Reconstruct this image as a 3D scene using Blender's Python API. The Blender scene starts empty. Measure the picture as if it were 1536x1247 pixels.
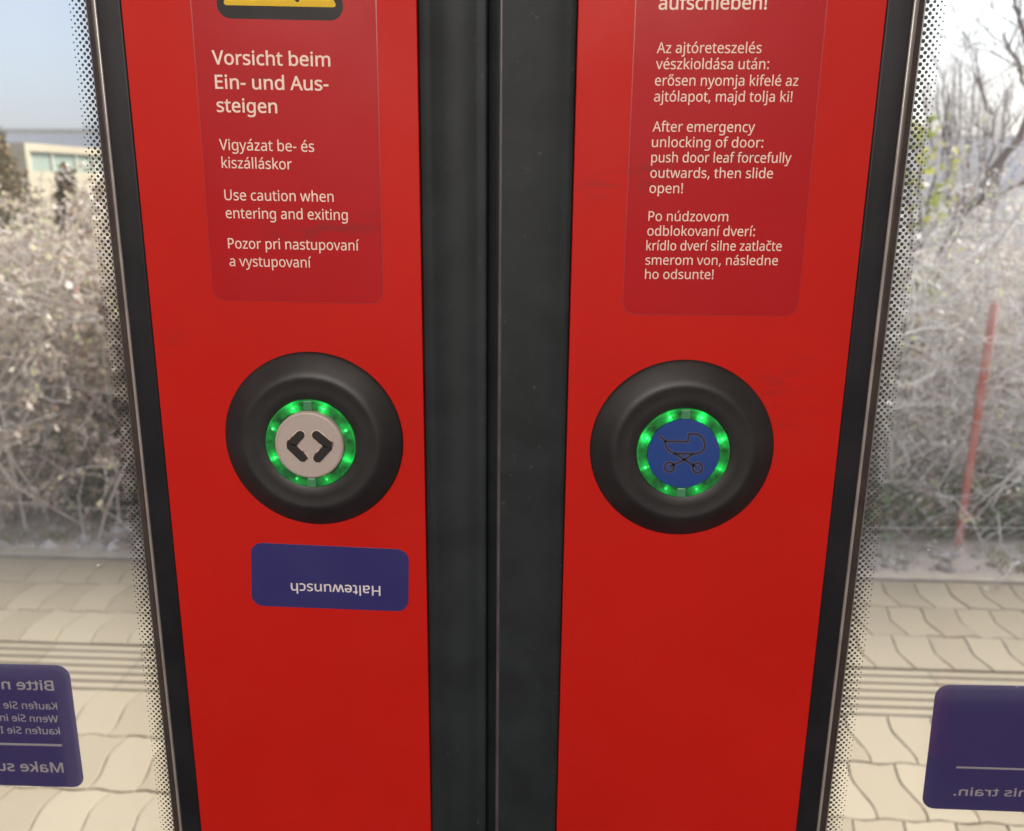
import bpy, bmesh, math, random
from mathutils import Vector, Matrix

scene = bpy.context.scene
COL = scene.collection
R = math.radians

# ------------------------------------------------------------------ camera, sky, sun, lamp
W0, H0, F = 1536.0, 1247.0, 1300.0          # photo size and focal length in its pixels
EYE = 1.35                                  # camera height above the platform
GAP = 0.45                                  # camera to the door plane (y = 0)
_d = Vector((-47.0, 4925.0, F)).normalized()            # world down seen by the camera (right, down, forward)
_b = -(-47.0 + 4925.0 * 0.0200) / F
_x = Vector((1.0, 0.0200, _b)).normalized()
_y = _d.cross(_x)
if _y.z < 0: _y = -_y

def ray(px, py):
    r = Vector((px - W0 / 2, py - H0 / 2, F))
    return Vector((r.dot(_x), r.dot(_y), -r.dot(_d)))

_w = ray(743, 623); CX = -_w.x * GAP / _w.y             # the slit between the leaves is x = 0
EYEP = Vector((CX, -GAP, EYE))

def at(px, py, y=0.0):
    w = ray(px, py); return EYEP + w * ((GAP + y) / w.y)

def at_ground(px, py, z=0.0):
    w = ray(px, py); return EYEP + w * ((z - EYE) / w.z)

cam = bpy.data.cameras.new('camera')
cam.sensor_fit = 'HORIZONTAL'; cam.sensor_width = 36.0; cam.lens = F / W0 * 36.0
cam.clip_start = 0.01; cam.clip_end = 2000
cam.dof.use_dof = True; cam.dof.focus_distance = 0.452; cam.dof.aperture_fstop = 11.5
cam_ob = bpy.data.objects.new('camera', cam); COL.objects.link(cam_ob)
M = Matrix.Identity(4)
for i, a in enumerate((_x, _y, -_d)):
    M[i][0], M[i][1], M[i][2], M[i][3] = a.x, -a.y, -a.z, EYEP[i]
cam_ob.matrix_world = M
scene.camera = cam_ob

SUN_AZ, SUN_EL = 58.0, 40.0                 # azimuth from straight ahead towards the right
world = bpy.data.worlds.new('World'); scene.world = world; world.use_nodes = True
nt = world.node_tree
bg = nt.nodes['Background']; bg.inputs['Strength'].default_value = 0.095
sky = nt.nodes.new('ShaderNodeTexSky'); sky.sky_type = 'NISHITA'; sky.sun_disc = False
sky.sun_elevation = R(SUN_EL); sky.sun_rotation = R(SUN_AZ)
sky.air_density = 1.0; sky.dust_density = 4.0; sky.ozone_density = 3.0; sky.altitude = 150
# thin high haze over the clear sky, a little patchy
tc = nt.nodes.new('ShaderNodeTexCoord'); nz = nt.nodes.new('ShaderNodeTexNoise'); nz.inputs['Scale'].default_value = 2.2; nz.inputs['Detail'].default_value = 5
mpn = nt.nodes.new('ShaderNodeMapping'); mpn.inputs['Scale'].default_value = (1, 1, 4)
nt.links.new(tc.outputs['Generated'], mpn.inputs['Vector']); nt.links.new(mpn.outputs[0], nz.inputs['Vector'])
mr = nt.nodes.new('ShaderNodeMapRange'); mr.inputs['From Min'].default_value = 0.3; mr.inputs['From Max'].default_value = 0.7
mr.inputs['To Min'].default_value = 0.46; mr.inputs['To Max'].default_value = 0.68
nt.links.new(nz.outputs['Fac'], mr.inputs['Value'])
mxs = nt.nodes.new('ShaderNodeMix'); mxs.data_type = 'RGBA'; mxs.inputs[7].default_value = (2.95, 3.0, 3.45, 1)
nt.links.new(mr.outputs[0], mxs.inputs[0]); nt.links.new(sky.outputs[0], mxs.inputs[6]); 
# bright aureole round the hazy sun
_sv = (math.sin(R(SUN_AZ)) * math.cos(R(SUN_EL)), math.cos(R(SUN_AZ)) * math.cos(R(SUN_EL)), math.sin(R(SUN_EL)))
dt = nt.nodes.new('ShaderNodeVectorMath'); dt.operation = 'DOT_PRODUCT'; dt.inputs[1].default_value = _sv
nt.links.new(tc.outputs['Generated'], dt.inputs[0])
pw = nt.nodes.new('ShaderNodeMath'); pw.operation = 'POWER'; pw.inputs[1].default_value = 5.0; pw.use_clamp = True
cl = nt.nodes.new('ShaderNodeMath'); cl.operation = 'MAXIMUM'; cl.inputs[1].default_value = 0.0
nt.links.new(dt.outputs['Value'], cl.inputs[0]); nt.links.new(cl.outputs[0], pw.inputs[0])
au = nt.nodes.new('ShaderNodeMix'); au.data_type = 'RGBA'; au.blend_type = 'ADD'; au.inputs[7].default_value = (4.6, 4.1, 3.0, 1)
nt.links.new(pw.outputs[0], au.inputs[0]); nt.links.new(mxs.outputs[2], au.inputs[6]); nt.links.new(au.outputs[2], bg.inputs['Color'])

sun = bpy.data.lights.new('sun', 'SUN'); sun.energy = 2.5; sun.angle = R(20); sun.color = (1.0, 0.93, 0.82)
sun_ob = bpy.data.objects.new('sun', sun); COL.objects.link(sun_ob)
_sd = Vector((math.sin(R(SUN_AZ)) * math.cos(R(SUN_EL)), math.cos(R(SUN_AZ)) * math.cos(R(SUN_EL)), math.sin(R(SUN_EL))))
sun_ob.rotation_euler = _sd.to_track_quat('Z', 'Y').to_euler()
sun_ob.location = _sd * 30

lamp = bpy.data.lights.new('ceiling_lamp', 'AREA'); lamp.shape = 'RECTANGLE'; lamp.size = 1.6; lamp.size_y = 0.25
lamp.energy = 15.3; lamp.color = (1.0, 0.90, 0.80)
lamp_ob = bpy.data.objects.new('ceiling_lamp', lamp); COL.objects.link(lamp_ob)
lamp_ob.location = (-0.20, -2.10, 2.18); lamp_ob.rotation_euler = (R(62), 0, 0)

vs = scene.view_settings
vs.view_transform = 'Standard'; vs.look = 'None'; vs.exposure = 1.65; vs.gamma = 1.0; vs.use_curve_mapping = False
scene.render.engine = 'CYCLES'
scene.cycles.use_denoising = True
scene.cycles.max_bounces = 8; scene.cycles.transparent_max_bounces = 12
scene.cycles.sample_clamp_indirect = 6.0

# ------------------------------------------------------------------ materials
def new_mat(name):
    m = bpy.data.materials.new(name); m.use_nodes = True
    t = m.node_tree; return m, t, t.nodes['Principled BSDF'], t.nodes['Material Output']

def N(t, kind, **kw):
    n = t.nodes.new(kind)
    for k, v in kw.items(): setattr(n, k, v)
    return n

def mathn(t, op, a, b=None, clamp=False):
    n = N(t, 'ShaderNodeMath', operation=op); n.use_clamp = clamp
    for i, v in enumerate((a, b)):
        if v is None: continue
        if isinstance(v, (int, float)): n.inputs[i].default_value = v
        else: t.links.new(v, n.inputs[i])
    return n.outputs[0]

def mixc(t, fac, a, b):
    n = N(t, 'ShaderNodeMix', data_type='RGBA')
    if isinstance(fac, (int, float)): n.inputs[0].default_value = fac
    else: t.links.new(fac, n.inputs[0])
    for i, v in ((6, a), (7, b)):
        if isinstance(v, tuple): n.inputs[i].default_value = (v + (1,))[:4]
        else: t.links.new(v, n.inputs[i])
    return n.outputs[2]

def noise(t, scale, detail=3.0, rough=0.55, coord='Position', stretch=None):
    if coord == 'Position': c = N(t, 'ShaderNodeNewGeometry').outputs['Position']
    else: c = N(t, 'ShaderNodeTexCoord').outputs['Object']
    if stretch:
        mp = N(t, 'ShaderNodeMapping'); mp.inputs['Scale'].default_value = stretch
        t.links.new(c, mp.inputs['Vector']); c = mp.outputs[0]
    n = N(t, 'ShaderNodeTexNoise'); n.inputs['Scale'].default_value = scale
    n.inputs['Detail'].default_value = detail; n.inputs['Roughness'].default_value = rough
    t.links.new(c, n.inputs['Vector'])
    return n.outputs['Fac']

def ramp(t, fac, stops):
    n = N(t, 'ShaderNodeValToRGB'); e = n.color_ramp.elements
    while len(e) < len(stops): e.new(0.5)
    for i, (p, c) in enumerate(stops): e[i].position = p; e[i].color = (c + (1,))[:4] if isinstance(c, tuple) else (c, c, c, 1)
    t.links.new(fac, n.inputs[0]); return n.outputs[0]

def bump(t, b, height, strength, dist):
    n = N(t, 'ShaderNodeBump'); n.inputs['Strength'].default_value = strength; n.inputs['Distance'].default_value = dist
    t.links.new(height, n.inputs['Height']); t.links.new(n.outputs[0], b.inputs['Normal'])

def speck(name, c1, c2, scale, rough, bscale=None, bstr=0.3, bdist=0.002, spec=0.5, lo=0.35, hi=0.65, coat=0.0, dust=0.0):
    m, t, b, o = new_mat(name)
    col = ramp(t, noise(t, scale, 4.0), [(lo, c1), (hi, c2)])
    if dust:                                 # lint and fine rubbed streaks
        dn = mathn(t, 'MULTIPLY', mathn(t, 'SUBTRACT', noise(t, 260.0, 2.0), 0.70), 9.0, True)
        sn = mathn(t, 'MULTIPLY', mathn(t, 'SUBTRACT', noise(t, 70.0, 6.0, 0.75, stretch=(6.0, 1.0, 0.4)), 0.60), 1.6, True)
        col = mixc(t, mathn(t, 'MULTIPLY', mathn(t, 'ADD', dn, sn, True), dust), col, (0.20, 0.18, 0.175))
    t.links.new(col, b.inputs['Base Color'])
    b.inputs['Roughness'].default_value = rough; b.inputs['Specular IOR Level'].default_value = spec
    b.inputs['Coat Weight'].default_value = coat
    if bscale: bump(t, b, noise(t, bscale, 4.0), bstr, bdist)
    return m

def smudged(name, c, rough, spots, dirt=(0.06, 0.03, 0.035), spec=0.5, coat=0.0, vary=0.06, peel=0.05):
    """painted or printed surface with a few rubbed-on scuffs, each at its own place"""
    m, t, b, o = new_mat(name)
    k = noise(t, 9.0, 3.0)
    c2 = tuple(x * (1 - 2.5 * vary) for x in c)
    col = mixc(t, k, c, c2)
    fine = noise(t, 420.0, 2.0)
    col = mixc(t, mathn(t, 'MULTIPLY', fine, 0.14), col, tuple(x * 0.6 for x in c))
    pos = N(t, 'ShaderNodeNewGeometry').outputs['Position']
    streak = noise(t, 160.0, 4.0, 0.7, stretch=(0.35, 1, 1.0))
    for (p, rx, rz, tilt, amt) in spots:
        mp = N(t, 'ShaderNodeMapping', vector_type='TEXTURE')
        mp.inputs['Location'].default_value = p; mp.inputs['Rotation'].default_value = (0, tilt, 0)
        mp.inputs['Scale'].default_value = (rx, 1.0, rz)
        t.links.new(pos, mp.inputs['Vector'])
        g = N(t, 'ShaderNodeTexGradient', gradient_type='SPHERICAL'); t.links.new(mp.outputs[0], g.inputs[0])
        s = mathn(t, 'SUBTRACT', streak, 0.47)
        s = mathn(t, 'MULTIPLY', s, 6.0, True)
        f = mathn(t, 'MULTIPLY', mathn(t, 'MULTIPLY', mathn(t, 'POWER', g.outputs['Fac'], 0.8), s), amt * 0.75, True)
        col = mixc(t, f, col, dirt)
    scr = noise(t, 60.0, 6.0, 0.75, stretch=(0.5, 1.0, 9.0))
    col = mixc(t, mathn(t, 'MULTIPLY', mathn(t, 'SUBTRACT', scr, 0.66), 2.2, True), col, tuple(min(1, x * 1.25 + 0.035) for x in c))
    t.links.new(col, b.inputs['Base Color'])
    rg = mathn(t, 'ADD', mathn(t, 'MULTIPLY', noise(t, 22.0, 6.0), 0.40), rough - 0.20)
    t.links.new(rg, b.inputs['Roughness'])
    b.inputs['Specular IOR Level'].default_value = spec; b.inputs['Coat Weight'].default_value = coat
    b.inputs['Coat Roughness'].default_value = 0.25
    bump(t, b, noise(t, 700.0, 2.0), peel, 0.0004)
    return m

SP = [(at(1075, 240), .030, .008, R(-8), .75), (at(960, 265), .028, .009, R(-10), .6), (at(885, 285), .016, .008, 0, .5),
      (at(520, 342), .034, .007, R(-14), .6), (at(455, 345), .030, .012, R(-10), .35), (at(1175, 565), .035, .010, R(-30), .4),
      (at(215, 520), .03, .02, 0, .25), (at(1170, 620), .03, .03, 0, .2), (at(400, 110), .035, .007, R(-10), .3)]
MAT = {}
MAT['red_paint'] = smudged('red_paint', (0.54, 0.0125, 0.0075), 0.48, SP, spec=0.15, vary=0.09)
MAT['red_film'] = smudged('red_film', (0.42, 0.0080, 0.0110), 0.42, SP, spec=0.17)
MAT['blue_film'] = smudged('blue_film', (0.032, 0.029, 0.145), 0.40, [], spec=0.45)
MAT['print_white'] = speck('print_white', (0.70, 0.52, 0.45), (0.78, 0.60, 0.52), 60, 0.5)
MAT['print_white_blue'] = speck('print_white_blue', (0.60, 0.54, 0.56), (0.72, 0.66, 0.68), 60, 0.5)
MAT['print_black'] = speck('print_black', (0.016, 0.015, 0.017), (0.024, 0.022, 0.024), 80, 0.5, spec=0.2)
MAT['print_yellow'] = speck('print_yellow', (0.58, 0.37, 0.012), (0.66, 0.43, 0.018), 60, 0.5, spec=0.2)
MAT['rubber'] = speck('rubber', (0.0120, 0.0150, 0.0172), (0.0185, 0.0230, 0.0258), 35, 0.60, 900, 0.12, 0.0004, 0.28, dust=0.22)
MAT['frame_black'] = speck('frame_black', (0.0105, 0.0100, 0.0125), (0.017, 0.0155, 0.020), 30, 0.45, 800, 0.08, 0.0003, 0.20)
MAT['frame_bead'] = speck('frame_bead', (0.22, 0.195, 0.185), (0.30, 0.265, 0.25), 50, 0.22, spec=0.7)  # pale colour stands in for the highlight along the ridge
MAT['frame_lip'] = speck('frame_lip', (0.035, 0.025, 0.024), (0.05, 0.036, 0.033), 50, 0.35)
MAT['seal_highlight'] = speck('seal_highlight', (0.060, 0.052, 0.056), (0.085, 0.075, 0.080), 60, 0.35)
MAT['laminate'] = speck('laminate', (0.33, 0.009, 0.010), (0.38, 0.011, 0.012), 60, 0.3)
MAT['housing'] = speck('housing', (0.012, 0.011, 0.0115), (0.019, 0.0175, 0.018), 45, 0.47, 1500, 0.15, 0.0003, 0.45, dust=0.14)
MAT['cap_white'] = smudged('cap_white', (0.42, 0.355, 0.325), 0.45, [], vary=0.03)
MAT['cap_blue'] = smudged('cap_blue', (0.014, 0.050, 0.230), 0.40, [], vary=0.03)
MAT['symbol_black'] = speck('symbol_black', (0.010, 0.009, 0.009), (0.018, 0.015, 0.014), 200, 0.5)
MAT['symbol_edge'] = speck('symbol_edge', (0.62, 0.47, 0.42), (0.10, 0.05, 0.04), 500, 0.5, lo=0.48, hi=0.66)
MAT['pram_line'] = speck('pram_line', (0.014, 0.013, 0.022), (0.022, 0.020, 0.03), 200, 0.5)
MAT['pram_edge'] = speck('pram_edge', (0.06, 0.06, 0.15), (0.09, 0.08, 0.17), 300, 0.5)
MAT['frit'] = speck('frit', (0.012, 0.011, 0.012), (0.02, 0.018, 0.02), 60, 0.5)
MAT['metal'] = speck('metal', (0.28, 0.29, 0.30), (0.38, 0.39, 0.40), 20, 0.35)

def glass_mat():
    m, t, b, o = new_mat('window_glass'); t.nodes.remove(b)
    tr = N(t, 'ShaderNodeBsdfTransparent'); tr.inputs[0].default_value = (0.95, 0.96, 0.95, 1)
    gl = N(t, 'ShaderNodeBsdfGlossy'); gl.inputs['Roughness'].default_value = 0.015
    lw = N(t, 'ShaderNodeLayerWeight'); lw.inputs[0].default_value = 0.5       # facing, the same on both sides of the pane
    fr5 = mathn(t, 'ADD', mathn(t, 'MULTIPLY', mathn(t, 'POWER', lw.outputs['Facing'], 5.0), 0.96), 0.04)
    mx = N(t, 'ShaderNodeMixShader'); t.links.new(fr5, mx.inputs[0])
    t.links.new(tr.outputs[0], mx.inputs[1]); t.links.new(gl.outputs[0], mx.inputs[2])
    df = N(t, 'ShaderNodeBsdfTranslucent'); df.inputs[0].default_value = (0.85, 0.83, 0.80, 1)   # film of dust
    wipe = noise(t, 5.0, 5.0, 0.65, stretch=(3.0, 1.0, 0.7))
    dust = mathn(t, 'ADD', mathn(t, 'MULTIPLY', wipe, 0.022), 0.007)
    drops = mathn(t, 'GREATER_THAN', noise(t, 130.0, 1.0), 0.80)
    dust = mathn(t, 'ADD', dust, mathn(t, 'MULTIPLY', drops, 0.25))
    m2 = N(t, 'ShaderNodeMixShader'); t.links.new(dust, m2.inputs[0])
    t.links.new(mx.outputs[0], m2.inputs[1]); t.links.new(df.outputs[0], m2.inputs[2])
    t.links.new(m2.outputs[0], o.inputs[0]); return m
MAT['glass'] = glass_mat()

def ring_mat():
    """clear light guide round the button: green light spreads from eight diodes"""
    m, t, b, o = new_mat('green_light_guide')
    b.inputs['Base Color'].default_value = (0.018, 0.075, 0.030, 1); b.inputs['Roughness'].default_value = 0.12
    b.inputs['Specular IOR Level'].default_value = 0.6
    c = N(t, 'ShaderNodeTexCoord').outputs['Object']
    s = N(t, 'ShaderNodeSeparateXYZ'); t.links.new(c, s.inputs[0])
    ang = mathn(t, 'ARCTAN2', s.outputs[2], s.outputs[0])
    ph = mathn(t, 'MULTIPLY', mathn(t, 'SUBTRACT', ang, R(22.5)), 8.0)
    g = mathn(t, 'MULTIPLY', mathn(t, 'ADD', mathn(t, 'COSINE', ph), 1.0), 0.5)
    rad = mathn(t, 'SQRT', mathn(t, 'ADD', mathn(t, 'MULTIPLY', s.outputs[0], s.outputs[0]), mathn(t, 'MULTIPLY', s.outputs[2], s.outputs[2])))
    off = mathn(t, 'MULTIPLY', mathn(t, 'ABSOLUTE', mathn(t, 'SUBTRACT', rad, 0.0214)), 260.0)
    rim = mathn(t, 'SUBTRACT', 1.0, off, True)
    core = mathn(t, 'MULTIPLY', mathn(t, 'POWER', g, 34.0), rim)
    halo = mathn(t, 'MULTIPLY', mathn(t, 'POWER', g, 3.0), mathn(t, 'ADD', mathn(t, 'MULTIPLY', rim, 0.7), 0.3))
    rip = mathn(t, 'ADD', mathn(t, 'MULTIPLY', noise(t, 420.0, 3.0, coord='Object'), 1.6), -0.25, True)
    up = mathn(t, 'ADD', mathn(t, 'MULTIPLY', s.outputs[2], 22.0), 0.62, True)
    uneven = mathn(t, 'ADD', mathn(t, 'MULTIPLY', noise(t, 62.0, 1.0), 3.4), -1.05, True)
    k = mathn(t, 'MULTIPLY', up, uneven)
    e = mathn(t, 'ADD', mathn(t, 'MULTIPLY', core, 0.9), mathn(t, 'MULTIPLY', mathn(t, 'MULTIPLY', halo, rip), 1.25))
    e = mathn(t, 'MULTIPLY', e, k)
    base = mathn(t, 'ADD', mathn(t, 'MULTIPLY', noise(t, 210.0, 3.0, coord='Object'), 0.26), -0.092, True)
    edge = mathn(t, 'MULTIPLY', mathn(t, 'GREATER_THAN', rad, 0.0238), 0.045)
    t.links.new(mathn(t, 'MULTIPLY', mathn(t, 'ADD', e, mathn(t, 'ADD', base, edge)), 0.70), b.inputs['Emission Strength'])
    b.inputs['Emission Color'].default_value = (0.008, 1.0, 0.105, 1)
    bump(t, b, noise(t, 500.0, 2.0, coord='Object'), 0.25, 0.0008)
    return m
MAT['ring'] = ring_mat()

def emit(name, c, s):
    m, t, b, o = new_mat(name)
    b.inputs['Base Color'].default_value = c + (1,); b.inputs['Emission Color'].default_value = c + (1,)
    b.inputs['Emission Strength'].default_value = s; return m
MAT['led'] = emit('green_led', (0.10, 1.0, 0.28), 0.32)
MAT['led_dim'] = emit('green_led_dim', (0.04, 1.0, 0.20), 0.08)

def island(name, stops, rough=0.75, trans=0.0, spec=0.3, wash=0.5):
    m, t, b, o = new_mat(name)
    f = N(t, 'ShaderNodeNewGeometry').outputs['Random Per Island']
    c = ramp(t, f, stops)
    c = mixc(t, mathn(t, 'MULTIPLY', noise(t, 14.0, 3.0), wash), c, mixc(t, 0.5, c, (0.30, 0.27, 0.25)))
    t.links.new(c, b.inputs['Base Color']); b.inputs['Roughness'].default_value = rough; b.inputs['Specular IOR Level'].default_value = spec
    if trans:
        tl = N(t, 'ShaderNodeBsdfTranslucent'); t.links.new(c, tl.inputs[0])
        mx = N(t, 'ShaderNodeMixShader'); mx.inputs[0].default_value = trans
        t.links.new(b.outputs[0], mx.inputs[1]); t.links.new(tl.outputs[0], mx.inputs[2]); t.links.new(mx.outputs[0], o.inputs[0])
    return m
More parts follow.
